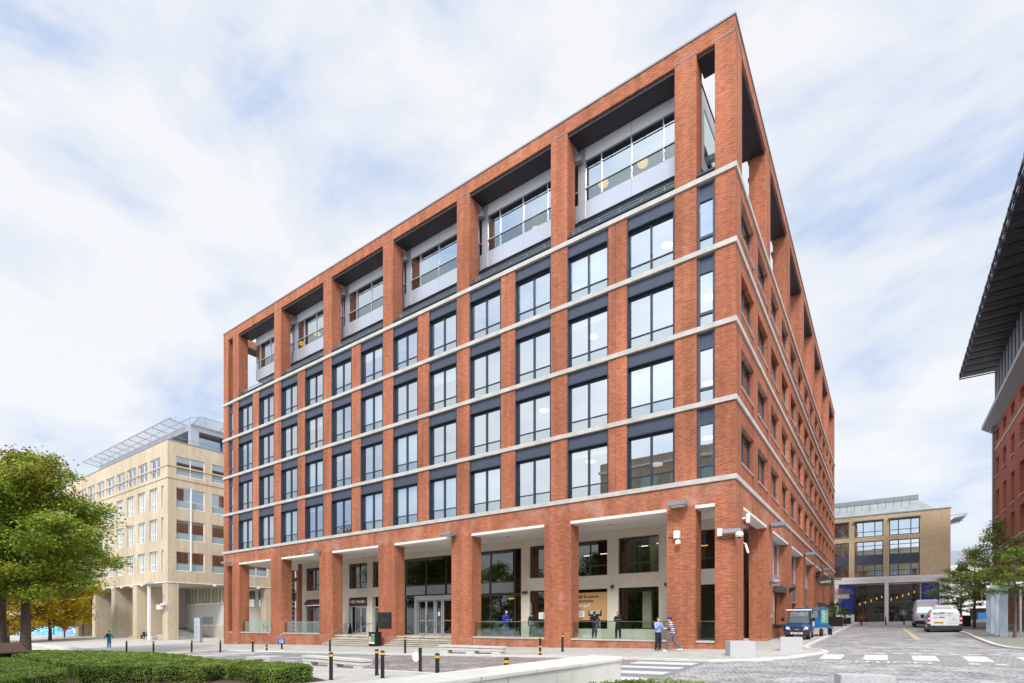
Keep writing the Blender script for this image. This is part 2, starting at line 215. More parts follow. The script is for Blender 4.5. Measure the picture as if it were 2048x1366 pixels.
# ------------------------------------------------------------------ mesh helpers
class MB:
    def __init__(s): s.v = []; s.f = []; s.mi = []; s.m = 0; s.sm = []; s.smooth = False
    def add(s, vs, fs):
        o = len(s.v); s.v += [tuple(v) for v in vs]
        for f in fs: s.f.append([o+i for i in f]); s.mi.append(s.m); s.sm.append(s.smooth)
        return s
    def box(s, x0, y0, z0, x1, y1, z1, faces='all'):
        x0, x1 = sorted((x0, x1)); y0, y1 = sorted((y0, y1)); z0, z1 = sorted((z0, z1))
        v = [(x0, y0, z0), (x1, y0, z0), (x1, y1, z0), (x0, y1, z0), (x0, y0, z1), (x1, y0, z1), (x1, y1, z1), (x0, y1, z1)]
        return s.add(v, [(0, 3, 2, 1), (4, 5, 6, 7), (0, 1, 5, 4), (1, 2, 6, 5), (2, 3, 7, 6), (3, 0, 4, 7)])
    def obox(s, c, size, rz=0, rx=0, ry=0):
        R = Matrix.Rotation(rz, 3, 'Z') @ Matrix.Rotation(ry, 3, 'Y') @ Matrix.Rotation(rx, 3, 'X'); h = [a/2 for a in size]; c = Vector(c)
        v = [c+R@Vector((sx*h[0], sy*h[1], sz*h[2])) for sz in (-1, 1) for sy in (-1, 1) for sx in (-1, 1)]
        return s.add(v, [(0, 2, 3, 1), (4, 5, 7, 6), (0, 1, 5, 4), (1, 3, 7, 5), (3, 2, 6, 7), (2, 0, 4, 6)])
    def cbox(s, x0, y0, z0, x1, y1, z1, b=.02):      # chamfered box
        bm = bmesh.new(); bmesh.ops.create_cube(bm, size=1)
        for v in bm.verts: v.co = Vector(((x0+x1)/2+v.co.x*(x1-x0), (y0+y1)/2+v.co.y*(y1-y0), (z0+z1)/2+v.co.z*(z1-z0)))
        bmesh.ops.bevel(bm, geom=bm.edges[:], offset=b, segments=2, affect='EDGES'); return s.addbm(bm)
    def addbm(s, bm, mtx=None):
        bm.verts.ensure_lookup_table(); vs = [(mtx@v.co if mtx else v.co) for v in bm.verts]; fs = [[v.index for v in f.verts] for f in bm.faces]
        bm.free(); return s.add(vs, fs)
    def tube(s, p0, p1, r0, r1=None, n=8, caps=True):
        r1 = r0 if r1 is None else r1; p0, p1 = Vector(p0), Vector(p1); d = (p1-p0)
        if d.length < 1e-6: return s
        q = d.to_track_quat('Z', 'Y'); vs = []
        for p, r in ((p0, r0), (p1, r1)):
            for i in range(n): a = 2*math.pi*i/n; vs.append(p+q@Vector((r*math.cos(a), r*math.sin(a), 0)))
        fs = [(i, (i+1) % n, n+(i+1) % n, n+i) for i in range(n)]
        if caps: fs += [tuple(range(n-1, -1, -1)), tuple(range(n, 2*n))]
        return s.add(vs, fs)
    def lathe(s, c, prof, n=16):
        vs = []; c = Vector(c)
        for r, z in prof:
            for i in range(n): a = 2*math.pi*i/n; vs.append(c+Vector((r*math.cos(a), r*math.sin(a), z)))
        fs = [(k*n+i, k*n+(i+1) % n, (k+1)*n+(i+1) % n, (k+1)*n+i) for k in range(len(prof)-1) for i in range(n)]
        fs += [tuple(range(n-1, -1, -1)), tuple(range((len(prof)-1)*n, len(prof)*n))]
        return s.add(vs, fs)
    def ell(s, c, r, n=12, m=8, mtx=None):
        c = Vector(c); vs = []
        for j in range(m+1):
            th = math.pi*j/m
            for i in range(n):
                a = 2*math.pi*i/n; p = Vector((r[0]*math.sin(th)*math.cos(a), r[1]*math.sin(th)*math.sin(a), r[2]*math.cos(th)))
                if mtx: p = mtx@p
                vs.append(c+p)
        return s.add(vs, [(j*n+i, (j+1)*n+i, (j+1)*n+(i+1) % n, j*n+(i+1) % n) for j in range(m) for i in range(n)])
    def capsule(s, p0, p1, r0, r1):
        s.tube(p0, p1, r0, r1, 10); s.ell(p0, (r0,)*3, 10, 6); return s.ell(p1, (r1,)*3, 10, 6)
    def prism(s, prof, x0, x1, axis='x'):          # profile in the other two axes, extruded
        n = len(prof); f = {'x': lambda a, b, t: (t, a, b), 'y': lambda a, b, t: (a, t, b), 'z': lambda a, b, t: (a, b, t)}[axis]
        vs = [f(a, b, x0) for a, b in prof]+[f(a, b, x1) for a, b in prof]
        return s.add(vs, [tuple(range(n)), tuple(range(2*n-1, n-1, -1))]+[(i, n+i, n+(i+1) % n, (i+1) % n) for i in range(n)])
    def quad(s, *p): return s.add(p, [tuple(range(len(p)))])
    def build(s, name, mats, parent=None, origin=None):
        me = bpy.data.meshes.new(name); vs = s.v
        if origin: vs = [(a-origin[0], b-origin[1], c-origin[2]) for a, b, c in vs]
        me.from_pydata(vs, [], s.f)
        for m in (mats if isinstance(mats, (list, tuple)) else [mats]): me.materials.append(M[m] if isinstance(m, str) else m)
        me.polygons.foreach_set('material_index', s.mi); me.polygons.foreach_set('use_smooth', s.sm)
        bm = bmesh.new(); bm.from_mesh(me); bmesh.ops.recalc_face_normals(bm, faces=bm.faces); bm.to_mesh(me); bm.free(); me.update()
        o = bpy.data.objects.new(name, me); COL.objects.link(o)
        if origin: o.location = origin
        if parent: o.parent = parent
        return o
def tag(o, label=None, cat=None, group=None, kind=None):
    if label: o['label'] = label
    if cat: o['category'] = cat
    if group: o['group'] = group
    if kind: o['kind'] = kind
    return o
def empty(name, loc, label, cat, group=None, rz=0):
    o = bpy.data.objects.new(name, None); COL.objects.link(o); o.location = loc; o.rotation_euler = (0, 0, rz); o.empty_display_size = .2
    return tag(o, label, cat, group)
KIDS = {}
def copy_tree(o, parent=None):
    c = o.copy(); COL.objects.link(c); c.parent = parent
    for ch in list(o.children): copy_tree(ch, c)
    return c
def shift(o, parent):                                   # world-built mesh under an Empty with a location
    o.parent = parent; o.matrix_parent_inverse = Matrix.Translation(-parent.location); return o
def grid(mb, us, zs, solid, w0, w1, mp):
    """wall with rectangular holes: cells where solid(i,j); mp(u,w,z)->xyz; only exposed faces"""
    nu, nz = len(us)-1, len(zs)-1; S_ = [[bool(solid((us[i]+us[i+1])/2, (zs[j]+zs[j+1])/2)) for j in range(nz)] for i in range(nu)]
    sol = lambda i, j: 0 <= i < nu and 0 <= j < nz and S_[i][j]
    for i in range(nu):
        for j in range(nz):
            if not S_[i][j]: continue
            a, b, c, d = us[i], us[i+1], zs[j], zs[j+1]
            mb.quad(mp(a, w0, c), mp(b, w0, c), mp(b, w0, d), mp(a, w0, d)); mb.quad(mp(a, w1, c), mp(a, w1, d), mp(b, w1, d), mp(b, w1, c))
            if not sol(i-1, j): mb.quad(mp(a, w0, c), mp(a, w0, d), mp(a, w1, d), mp(a, w1, c))
            if not sol(i+1, j): mb.quad(mp(b, w0, c), mp(b, w1, c), mp(b, w1, d), mp(b, w0, d))
            if not sol(i, j-1): mb.quad(mp(a, w0, c), mp(a, w1, c), mp(b, w1, c), mp(b, w0, c))
            if not sol(i, j+1): mb.quad(mp(a, w0, d), mp(b, w0, d), mp(b, w1, d), mp(a, w1, d))
    return mb
def holes_wall(mb, u0, u1, z0, z1, holes, w0, w1, mp):
    us = sorted({u0, u1, *[h[0] for h in holes], *[h[1] for h in holes]}); zs = sorted({z0, z1, *[h[2] for h in holes], *[h[3] for h in holes]})
    us = [u for u in us if u0 <= u <= u1]; zs = [z for z in zs if z0 <= z <= z1]
    return grid(mb, us, zs, lambda u, z: not any(a < u < b and c < z < d for a, b, c, d in holes), w0, w1, mp)
def mbox(mb, mp, u0, u1, w0, w1, z0, z1):
    p, q = mp(u0, w0, z0), mp(u1, w1, z1); return mb.box(*p, *q)
def text(name, s, size, loc, rot, m, parent=None, ext=.004, align='CENTER', sx=1, bold=0):
    c = bpy.data.curves.new(name, 'FONT'); c.body = s; c.size = size; c.extrude = ext; c.align_x = align; c.align_y = 'CENTER'; c.resolution_u = 3; c.offset = bold
    t = bpy.data.objects.new('tmp', c); COL.objects.link(t); dg = bpy.context.evaluated_depsgraph_get(); me = bpy.data.meshes.new_from_object(t.evaluated_get(dg))
    bpy.data.objects.remove(t); me.materials.clear(); me.materials.append(M[m])
    o = bpy.data.objects.new(name, me); COL.objects.link(o); o.location = loc; o.rotation_euler = rot; o.scale = (sx, 1, 1)
    if parent: o.parent = parent
    return o
def fastmesh(name, V, F, m, parent=None):
    me = bpy.data.meshes.new(name); nv, nf, k = len(V), len(F), F.shape[1]
    me.vertices.add(nv); me.vertices.foreach_set('co', V.astype(np.float32).ravel()); me.loops.add(nf*k); me.loops.foreach_set('vertex_index', F.astype(np.int32).ravel())
    me.polygons.add(nf); me.polygons.foreach_set('loop_start', np.arange(0, nf*k, k, dtype=np.int32)); me.update(calc_edges=True); me.materials.append(M[m])
    o = bpy.data.objects.new(name, me); COL.objects.link(o)
    if parent: o.parent = parent
    return o
def leaves(name, P, Nn, size, m, parent=None, aspect=.7, jit=.6):
    """rhombic leaves at points P, facing roughly Nn"""
    n = len(P); Nn = Nn+RNG.normal(0, jit, (n, 3)); Nn /= np.linalg.norm(Nn, axis=1)[:, None]
    T = np.cross(Nn, RNG.normal(0, 1, (n, 3))); T /= np.linalg.norm(T, axis=1)[:, None]; B = np.cross(Nn, T)
    s = (size*RNG.uniform(.6, 1.25, n))[:, None]
    fold = Nn*s*.18
    V = np.stack([P-T*s*.5, P+B*s*.5*aspect+fold-T*s*.1, P+T*s*.55, P-B*s*.5*aspect+fold-T*s*.1], 1).reshape(-1, 3)
    F = np.arange(4*n).reshape(-1, 4); return fastmesh(name, V, F, m, parent)

# ================================================================== GROUND
def clip(poly, f):                       # keep f(p) >= 0
    o = []
    for i in range(len(poly)):
        a, b = poly[i], poly[(i+1) % len(poly)]; fa, fb = f(a), f(b)
        if fa >= 0: o.append(a)
        if (fa >= 0) != (fb >= 0): t = fa/(fa-fb); o.append((a[0]+(b[0]-a[0])*t, a[1]+(b[1]-a[1])*t))
    return o
def pieces(poly):
    ps = [poly]
    for ax, v in ((1, 0), (1, 72), (1, -50), (0, -72), (0, 25)):
        nx = []
        for p in ps:
            for sg in (1, -1):
                q = clip(p, lambda a: sg*(a[ax]-v))
                if len(q) > 2: nx.append(q)
        ps = nx
    return ps
def sheet(name, poly, off, m, skirt=0, **k):
    mb = MB()
    for p in pieces(poly):
        top = [(x, y, g(x, y)+off) for x, y in p]; mb.quad(*top)
        if skirt:
            for i in range(len(p)):
                a, b = top[i], top[(i+1) % len(p)]; mb.quad(a, b, (b[0], b[1], b[2]-skirt), (a[0], a[1], a[2]-skirt))
    o = mb.build(name, m); tag(o, kind=k.get('kind', 'structure'), label=k.get('label'), cat=k.get('cat')); return o
mb = MB(); gx = [-900, -72, 25, 900]; gy = [-600, -50, 0, 72, 900]
for i in range(3):
    for j in range(4): mb.quad(*[(x, y, g(x, y)-.004) for x, y in ((gx[i], gy[j]), (gx[i+1], gy[j]), (gx[i+1], gy[j+1]), (gx[i], gy[j+1]))])
tag(mb.build('ground', 'slab'), kind='structure')
KERB = [(-38, -6.55), (-18.2, -6.5), (-7.6, -5.75), (.3, -5.97), (2.0, -5.05), (2.9, -3.9), (3.5, -2.3), (3.95, -1.1), (4.02, -.2), (3.7, .7), (3.1, 1.6), (2.75, 3.0), (2.75, 8.5), (2.8, 66)]
PAV = .07
PN = [(-38, 5)]+KERB+[(-2, 66), (-2, 5)]
KR = [(10.85, 66), (10.95, 25), (11.0, 20.9), (10.75, 14), (10.66, 9.5), (10.62, 6), (10.8, 3.6), (11.4, 1.9), (12.4, .6), (14, -.4), (17, -1), (60, -1.5)]
PR = KR+[(60, 66)]
PW = [(-160, -120), (-160, 60), (-52, 60), (-52, 5), (-38, 5), (-38, -6.55), (-38, -13.3), (-38, -120)]
PS = [(-38, -13.3), (-18, -13.45), (-8.2, -13.75), (-4.4, -14.6), (-3.2, -16), (-3.2, -120), (-38, -120)]
sheet('pavement', PN, PAV, 'slab', .2); sheet('pavement', PR, PAV, 'slab_dark', .2); sheet('pavement', PW, PAV, 'slab', .2); sheet('pavement', PS, PAV, 'slab', .2)
def inside(x, y, P):
    c = False
    for i in range(len(P)):
        (x1, y1), (x2, y2) = P[i], P[i-1]
        if (y1 > y) != (y2 > y) and x < (x2-x1)*(y-y1)/(y2-y1)+x1: c = not c
    return c
def G(x, y): return g(x, y)+(PAV if any(inside(x, y, P) for P in (PN, PR, PW, PS)) else .006)
def strip(name, pts, w, off, m, thick=.1, kind='structure', **k):
    mb = MB()
    n = len(pts); L_ = []; R_ = []
    for i in range(n):
        a, b = Vector(pts[max(0, i-1)]), Vector(pts[min(n-1, i+1)]); d = (b-a).normalized(); nn = Vector((-d.y, d.x))
        p = Vector(pts[i]); L_.append(p+nn*w/2); R_.append(p-nn*w/2)
    for i in range(n-1):
        q = [(p.x, p.y, g(p.x, p.y)+off) for p in (L_[i], L_[i+1], R_[i+1], R_[i])]; lo = [(a, b, c-thick) for a, b, c in q]
        mb.quad(*q); mb.quad(q[0], q[1], lo[1], lo[0]); mb.quad(q[2], q[3], lo[3], lo[2])
    o = mb.build(name, m); tag(o, kind=kind, **k); return o
strip('kerb', KERB, .2, PAV+.02, 'kerb'); strip('kerb', KR, .2, PAV+.02, 'kerb'); strip('kerb', PS[:6], .16, PAV+.004, 'kerb')
sheet('road', [(-38, -13.4), (-38, -6.4), (-18.6, -6.4), (-19.6, -13.5)], .004, 'asphalt')
sheet('road', [(-19.6, -13.6), (-18.6, -6.3), (-7.6, -5.6), (-2.6, -5.6), (-2.9, -14), (-3.4, -16.2), (-8, -13.9)], .002, 'setts_brown')
sheet('road', [(-2.75, -30), (-2.6, -5.6), (.35, -5.6), (.35, -30)], .004, 'asphalt')
sheet('road', [(.35, -60), (.35, -5.6), (2, -4.9), (2.9, -3.9), (3.5, -2.3), (3.9, -1.1), (3.6, 1), (2.7, 3), (2.7, 71), (11, 71), (10.9, 25), (10.6, 9), (10.5, 5), (12.5, .4), (17, -1.1), (60, -1.6), (60, -60)], .002, 'setts')
sheet('road', [(3.7, -5.05), (3.75, -1.25), (12.6, -1.0), (12.9, -5.3)], .008, 'pavers')
mk = lambda P, m='paint', o=.013: sheet('road_marking', P, o, m, label=None)
mbm = []
for y0, y1 in ((-7.72, -6.75), (-9.25, -8.55), (-11.05, -10.2), (-12.8, -12.0), (-14.6, -13.8), (-16.4, -15.6)): mk([(-2.5, y0), (.1, y0), (.1, y1), (-2.5, y1)])
for i in range(7): mk([(-36.6, -12.6+i*.95), (-31.2+.25*i, -12.6+i*.95), (-31.2+.25*i, -12.15+i*.95), (-36.6, -12.15+i*.95)])
mk([(-26.0, -10.9), (-21.5, -8.3), (-21.4, -8.6), (-25.2, -10.9), (-20.8, -11.25), (-20.8, -11.5)])
for k in range(4): mk([(-20.6, -8.0-k*.9), (-17.2, -7.6-k*.9), (-17.2, -7.8-k*.9), (-20.6, -8.25-k*.9)])
mk([(-29, -7.0), (-22, -6.9), (-22, -7.1), (-29, -7.25)])
for x0, x1 in ((4.05, 4.82), (5.54, 6.34), (7.12, 7.9), (8.7, 9.4), (10.25, 11.0), (11.8, 12.5)): mk([(x0, -3.8), (x1, -3.8), (x1, -1.45), (x0, -1.45)])
for k in range(10): 
    x = 5.9+k*.62; mk([(x, -.75+.1*(k % 2)), (x+.36, -.75), (x+.36, -.35), (x, -.32)])
for x in (8.6, 9.3, 10.0, 10.7, 11.4): mk([(x, -4.9), (x+.32, -4.9), (x+.3, -4.5), (x, -4.5)])
mk([(7.2, -5.45), (12.6, -5.45), (12.6, -5.36), (7.2, -5.36)]); mk([(3.6, -5.2), (5.6, -5.2), (5.6, -5.12), (3.6, -5.12)])
mk([(7.55, 35.5), (7.72, 35.5), (8.02, 12.0), (7.72, 12.0)], mat('faded_yellow_paint', (.62, .50, .32), .9)); mk([(8.6, 22.3), (10.3, 22.3), (10.3, 21.9), (8.6, 21.9)], bpy.data.materials['faded_yellow_paint'])
t = text('road_marking', 'CAUTION', .80, (5.95, -4.72, g(5.95, -4.72)+.016), (math.atan(.03), -math.atan(.018), 0), 'paint', ext=.001, sx=.93, bold=.015); tag(t, kind='structure')

# ================================================================== MAIN BUILDING
mpA = lambda u, w, z: (u, w, z)
mpB = lambda u, w, z: (-w, u, z)
LEN, DEP = 52.15, 63.4
bld = empty('office_building', (0, 0, 0), 'large red brick office block with colonnade, gridded dark windows and open brick roof frame', 'building')
FL = [9.05, 13.10, 17.09, 21.13, 24.95]         # tops of stone bands
B = MB(); m_ = 7.68
pierX = [(-1.0, 0)]+[(-2.0-1.55 if k == 0 else -11.45-7.87*(k-1), -2.0 if k == 0 else -9.55-7.87*(k-1)) for k in range(6)]+[(-50.3, -48.85), (-52.15, -51.2)]
pierX = sorted(pierX)
# --- lower brickwork, facade A
gaps = [(pierX[i][1], pierX[i+1][0]) for i in range(len(pierX)-1)]
low = MB(); holes_wall(low, -LEN, 0, -1.6, 8.80, [(a, b, -5, m_) for a, b in gaps], 0, 1.05, mpA)
# --- facade B lower
BP = [(0, 1.9), (8.62, 10.9), (17.55, 19.75), (26.7, 28.8), (35.5, 37.6), (44.4, 46.6), (53.4, 55.4), (61.8, DEP)]
bg = [(BP[i][1], BP[i+1][0]) for i in range(len(BP)-1)]
holes_wall(low, 1.05, DEP, -1.2, 8.80, [(a, b, -5, m_) for a, b in bg], 0, 1.05, mpB)
# left end wall with the same arcade, and back wall
mpL = lambda u, w, z: (-LEN+w, u, z)
holes_wall(low, 1.05, DEP, -2, 8.80, [(1.9, 8.6, -5, m_), (10.9, 17.5, -5, m_)], 0, 1.05, mpL)
low.box(-LEN+1.05, DEP-1, -2, -1.05, DEP, 8.8)
low.build('wall', 'brick', bld)
# --- upper brick piers, facade A (between bands)
up = MB()
mods = [-2.53-7.84*k for k in range(7)]
mp_edges = []
for k, c in enumerate(mods): mp_edges.append((c-.585, c+.585))
mp_edges[-1] = (-50.2, -49.05)
thin = [(c-3.92-.575, c-3.92+.575) for c in mods[:-1]]
cols = sorted([(-1.0, 0.0)]+mp_edges+thin+[(-52.15, -51.15)])
bays = [(cols[i][1], cols[i+1][0]) for i in range(len(cols)-1)]
for f in range(4):
    z0, z1 = FL[f], FL[f+1]-.26
    for a, b in cols:
        if any(abs(a-t_[0]) < .01 for t_ in thin):
            c = (a+b)/2-.12; up.box(a, 0, z0, c-.015, .45, z1); up.box(c-.015, .02, z0, c+.015, .45, z1); up.box(c+.015, 0, z0, b, .45, z1)
        else: up.box(a, 0, z0, b, .45, z1)
# facade B upper wall with window holes
winB = [(1.4+4.45*k, 4.65+4.45*k) for k in range(14)]
for f in range(4):
    hs = [(a, b, FL[f]+.12, FL[f]+2.95) for a, b in winB]
    holes_wall(up, .45, DEP, FL[f], FL[f+1]-.26, hs, 0, .55, mpB)
    for a, b in winB: mbox(up, mpB, a+.05, b-.05, .05, .5, FL[f]+.125, FL[f]+.9)
    up.box(-LEN, .45, FL[f], -LEN+.5, DEP, FL[f+1]-.26); up.box(-LEN+.5, DEP-.5, FL[f], -.55, DEP, FL[f+1]-.26)
up.build('wall', 'brick', bld)
# stone bands
for i, z in enumerate(FL):
    c = MB(); zb = z-.255 if i else z-.25
    c.box(-LEN-.09, -.09, zb, .09, .42, z); c.box(-.5, .42, zb, .09, DEP+.09, z); c.box(-LEN-.09, .42, zb, -LEN+.5, DEP, z)
    c.build('stone_band', 'stone', bld)
# lintels of the arcade
for a, b in gaps:
    if b-a > .3: l = MB(); l.box(a+.003, -.03, m_-.17, b-.003, .9, m_-.003); l.build('lintel', 'soffit', bld)
for a, b in bg: l = MB(); mbox(l, mpB, a+.003, b-.003, -.03, .6, m_-.15, m_-.003); l.build('lintel', 'soffit', bld)
c = MB(); c.box(-LEN+1.06, 1.06, m_-.02, -1.06, 12.5, m_+.3); c.build('soffit', 'soffit', bld)
# downlights in the soffit
c = MB()
for k in range(12): c.tube((-4-4*k, 2.4, m_-.03), (-4-4*k, 2.4, m_-.005), .12)
c.build('downlights', 'steelgrey', bld)
# ---- windows of facade A
def windowA(w, z0, z1, narrow=False):
    fr = MB(); zh = z1-.80; y0 = -.02
    t = .07
    if not narrow:
        fr.box(.01, y0, 0, t, .30, zh); fr.box(w-t, y0, 0, w-.01, .30, zh); fr.box(.01, y0, zh, w-.01, .30, zh+t)
        for a, b in ((t, t+.09), (w-t-.09, w-t)): fr.box(a, .20, .06, b, .28, zh-.1)
        fr.box(t, .20, zh-.12, w-t, .28, zh); fr.box(t, .20, 0, w-t, .28, .07)
        fr.box(w/2-.055, .17, .07, w/2+.055, .28, zh-.12); fr.box(t+.09, .20, .68, w/2-.055, .27, .74); fr.box(w/2+.055, .20, .68, w-t-.09, .27, .74)
    else:
        t = .14
        fr.box(.01, .12, 0, t, .30, z1-.05); fr.box(w-t, .12, 0, w-.01, .30, z1-.05)
        for a, b in ((0, .06), (.66, .80), (zh-.12, zh+.10), (z1-.12, z1-.05)): fr.box(t, .12, a, w-t, .28, b)
    o = fr.build('window', 'frame' if not narrow else 'navy', None)
    p = MB(); q = MB()
    if not narrow:
        for a, b in ((t+.09, w/2-.055), (w/2+.055, w-t-.09)): p.quad((a, .245, .74), (b, .245, .74), (b, .245, zh-.12), (a, .245, zh-.12)); q.quad((a, .245, .07), (b, .245, .07), (b, .245, .68), (a, .245, .68))
    else: p.quad((t, .2, .8), (w-t, .2, .8), (w-t, .2, zh-.12), (t, .2, zh-.12)); q.quad((t, .2, .06), (w-t, .2, .06), (w-t, .2, .66), (t, .2, .66))
    p.build('pane', 'glass', o); q.build('lower_pane', 'glass_low', o)
    s = MB()
    if not narrow: s.box(.005, .10, zh+t, w-.005, .16, z1-.005); s.box(.12, .085, zh+t+.02, .13, .10, z1-.01); s.box(w-.14, .085, zh+t+.02, w-.13, .10, z1-.01)
    else: s.box(t, .19, zh+.10, w-t, .24, z1-.12)
    s.build('spandrel_panel', 'navy', o)
    return o
protos = {}
for f in range(4):
    z0 = FL[f]; h = FL[f+1]-.26-z0
    for a, b in bays:
        w = round(b-a, 3); nar = w < 1.5; key = (w, round(h, 2))
        if key not in protos: o = windowA(w, 0, h, nar); protos[key] = o
        else: o = copy_tree(protos[key])
        o.location = (a, 0, z0); o.parent = bld
# ---- windows of facade B
def windowB():
    fr = MB(); w = 3.25
    for a, b in ((0, .08), (w/2-.05, w/2+.05), (w-.08, w)): mbox(fr, mpB, a, b, .24, .34, .92, 2.95)
    mbox(fr, mpB, .08, w-.08, .24, .34, .92, 1.0); mbox(fr, mpB, .08, w-.08, .24, .34, 2.87, 2.95)
    o = fr.build('window', 'frame', None)
    p = MB(); p.quad((-.30, .08, 1.0), (-.30, w-.08, 1.0), (-.30, w-.08, 2.87), (-.30, .08, 2.87)); p.build('pane', 'glass', o)
    s = MB(); mbox(s, mpB, .0, w, -.03, .30, .90, .925); s.build('sill', 'white', o); return o
pb = windowB(); nB = 0; far = MB(); farp = MB(); fars = MB(); first = True
for k, (a, b) in enumerate(winB):
    for f in range(4):
        if k < 11:
            o = pb if first else copy_tree(pb); first = False; o.location = (0, a, FL[f]); o.parent = bld
        else:
            for x, y in ((0, .08), (1.575, 1.675), (3.17, 3.25)): mbox(far, mpB, a+x, a+y, .24, .34, FL[f]+.92, FL[f]+2.95)
            farp.quad((-.30, a+.08, FL[f]+1), (-.30, b-.08, FL[f]+1), (-.30, b-.08, FL[f]+2.87), (-.30, a+.08, FL[f]+2.87)); mbox(fars, mpB, a, b, -.03, .3, FL[f]+.90, FL[f]+.925)
fw = far.build('window_frames_far', 'frame', bld); fw['kind'] = 'stuff'; farp.build('panes_far', 'glass', fw); fars.build('sills_far', 'white', fw)
# interior behind the windows
c = MB()
for z in FL: c.box(-LEN+.55, .46 if z < 24 else .5, z-.24, -.6, DEP-.6, z-.02)
c.box(-LEN+6, 6.5, 9.0, -6, DEP-6, 24.7); c.build('floor_slabs', 'interior', bld)
rr = random.Random(3)
c = MB()
for f in range(4):
    for a, b in bays:
        if b-a > 1.5 and rr.random() < .5: zt = FL[f]+3.0; c.box(a+.1, .34, zt-rr.choice((.5, 1.0, 2.3)), b-.1, .36, zt)
c.build('blinds', 'int_blind', bld)
# ---- roof frame
ZB0, ZB1, RD = 31.66, 32.50, 1.15
r = MB(); r.box(-LEN, 0, ZB0, 0, RD, ZB1); r.box(-RD, RD, ZB0, 0, DEP, ZB1); r.box(-LEN, RD, ZB0, -LEN+RD, DEP, ZB1); r.box(-LEN+RD, DEP-RD, ZB0, -RD, DEP, ZB1)
for a, b in mp_edges: r.box(a, 0, FL[4], b, 1.0, ZB0)
r.box(-1.0, 0, FL[4], 0, 1.55, ZB0); r.box(-LEN, 0, FL[4], -51.15, 1.55, ZB0)
TB = [(8.36, 10.0), (17.16, 18.8), (26.0, 27.6), (34.8, 36.4), (43.6, 45.2), (52.4, 54.0), (61.8, DEP)]
for a, b in TB: r.box(-1.0, a, FL[4], 0, b, ZB0); r.box(-LEN, a, FL[4], -LEN+1.0, b, ZB0)
# low parapet behind
rf = r.build('roof_frame', 'brick', bld)
c = MB(); c.box(-LEN-.05, -.05, ZB1, .05, RD+.03, ZB1+.1); c.box(-RD-.03, RD+.03, ZB1, .05, DEP+.05, ZB1+.1); c.box(-LEN-.05, RD+.03, ZB1, -LEN+RD, DEP, ZB1+.1); c.build('coping', 'steelgrey', rf)
# thin metal flashing line low on the beam
c = MB()
for a, b in mp_edges+[(-1, 0), (-52.15, -51.15)]: c = MB(); c.box(a-.02, -.02, 31.74, b+.02, -.001, 31.79); c.build('flashing', 'steelgrey', rf)
for a, b in TB+[(0, 1.55)]: c = MB(); c.box(.001, a-.02, 31.74, .02, b+.02, 31.79); c.build('flashing', 'steelgrey', rf)
tops = sorted([(-1.0, 0)]+mp_edges+[(-52.15, -51.15)])
for i in range(len(tops)-1):
    a, b = tops[i][1], tops[i+1][0]; s = MB(); s.box(a+.01, .12, ZB0-.16, b-.01, RD+.25, ZB0-.01)
    if b-a > 2:
        s.box(a+.01, .05, ZB0-.26, b-.01, .085, ZB0-.2)
        for k in range(6): x = a+(b-a)*(k+.5)/6; s.box(x-.02, .05, ZB0-.22, x+.02, .12, ZB0-.05); 
    s.build('soffit_panel', 'soffit_dark', rf)
tb = [(0, 1.55)]+TB
for i in range(len(tb)-1):
    s = MB(); mbox(s, mpB, tb[i][1]+.01, tb[i+1][0]-.01, .12, RD+.25, ZB0-.16, ZB0-.01); mbox(s, mpB, tb[i][1]+.01, tb[i+1][0]-.01, .05, .085, ZB0-.26, ZB0-.2); s.build('soffit_panel', 'soffit_dark', rf)
for i in range(2):
    s = MB(); mbox(s, mpL, tb[i][1]+.01, tb[i+1][0]-.01, .12, RD+.25, ZB0-.16, ZB0-.01); s.build('soffit_panel', 'soffit_dark', rf)
# terrace deck edge (dark upstand with rail)
for i in range(len(tops)-1):
    a, b = tops[i][1], tops[i+1][0]; s = MB(); s.box(a+.005, .03, FL[4]+.001, b-.005, .9, FL[4]+.16); s.box(a+.0, -.03, FL[4]+.16, b-.0, .25, FL[4]+.27)
    o = s.build('terrace_edge', 'frame', bld)
    if b-a > 2:
        s = MB(); s.tube((a, .3, FL[4]+.75), (b, .3, FL[4]+.75), .028)
        for k in range(5): x = a+(b-a)*(k+.5)/5; s.tube((x, .3, FL[4]+.35), (x, .3, FL[4]+.75), .018)
        s.build('rail', 'steelgrey', o); s = MB(); s.quad((a, .32, FL[4]+.42), (b, .32, FL[4]+.42), (b, .32, FL[4]+.72), (a, .32, FL[4]+.72)); s.build('rail_glass', 'glass_clear', o)
# ---- penthouse (overhanging box with glazing)
PX0, PX1, PY0, PY1, PZ0, PZ1 = -48.2, -2.25, 1.42, 11.0, 27.02, 32.1
pent = MB(); segs = []; zc = (PZ0, 28.15, 28.95, 30.72, PZ1)
pent.box(PX0, PY0+.25, PZ0, PX1, PY1, PZ0+.25); pent.box(PX0, PY0+.02, PZ1-.25, PX1, PY1, PZ1); pent.box(PX0+.02, PY1-.3, PZ0, PX1-.02, PY1, PZ1)
pent.box(PX0, PY0+.3, PZ0, PX0+.15, PY1, PZ1)
for i, c_ in enumerate(mods[1:-1]): pent.box(c_+.60, PY0-.035, PZ0+.0, c_+1.12, PY0+.1, PZ1-.3)    # solid grey mullion panels
ph = pent.build('penthouse', 'metal', bld)
pan = MB(); seam = MB(); pn = MB(); gp = MB(); mul = MB(); lit = []
x = PX1; step = 7.84/4
pan.box(PX0, PY0, PZ0, PX1, PY0+.06, 28.12); upp = MB(); upp.box(PX0, PY0, 30.72, PX1, PY0+.06, PZ1); upp.build('upper_panel', 'panel_skylit', ph)
k = 0
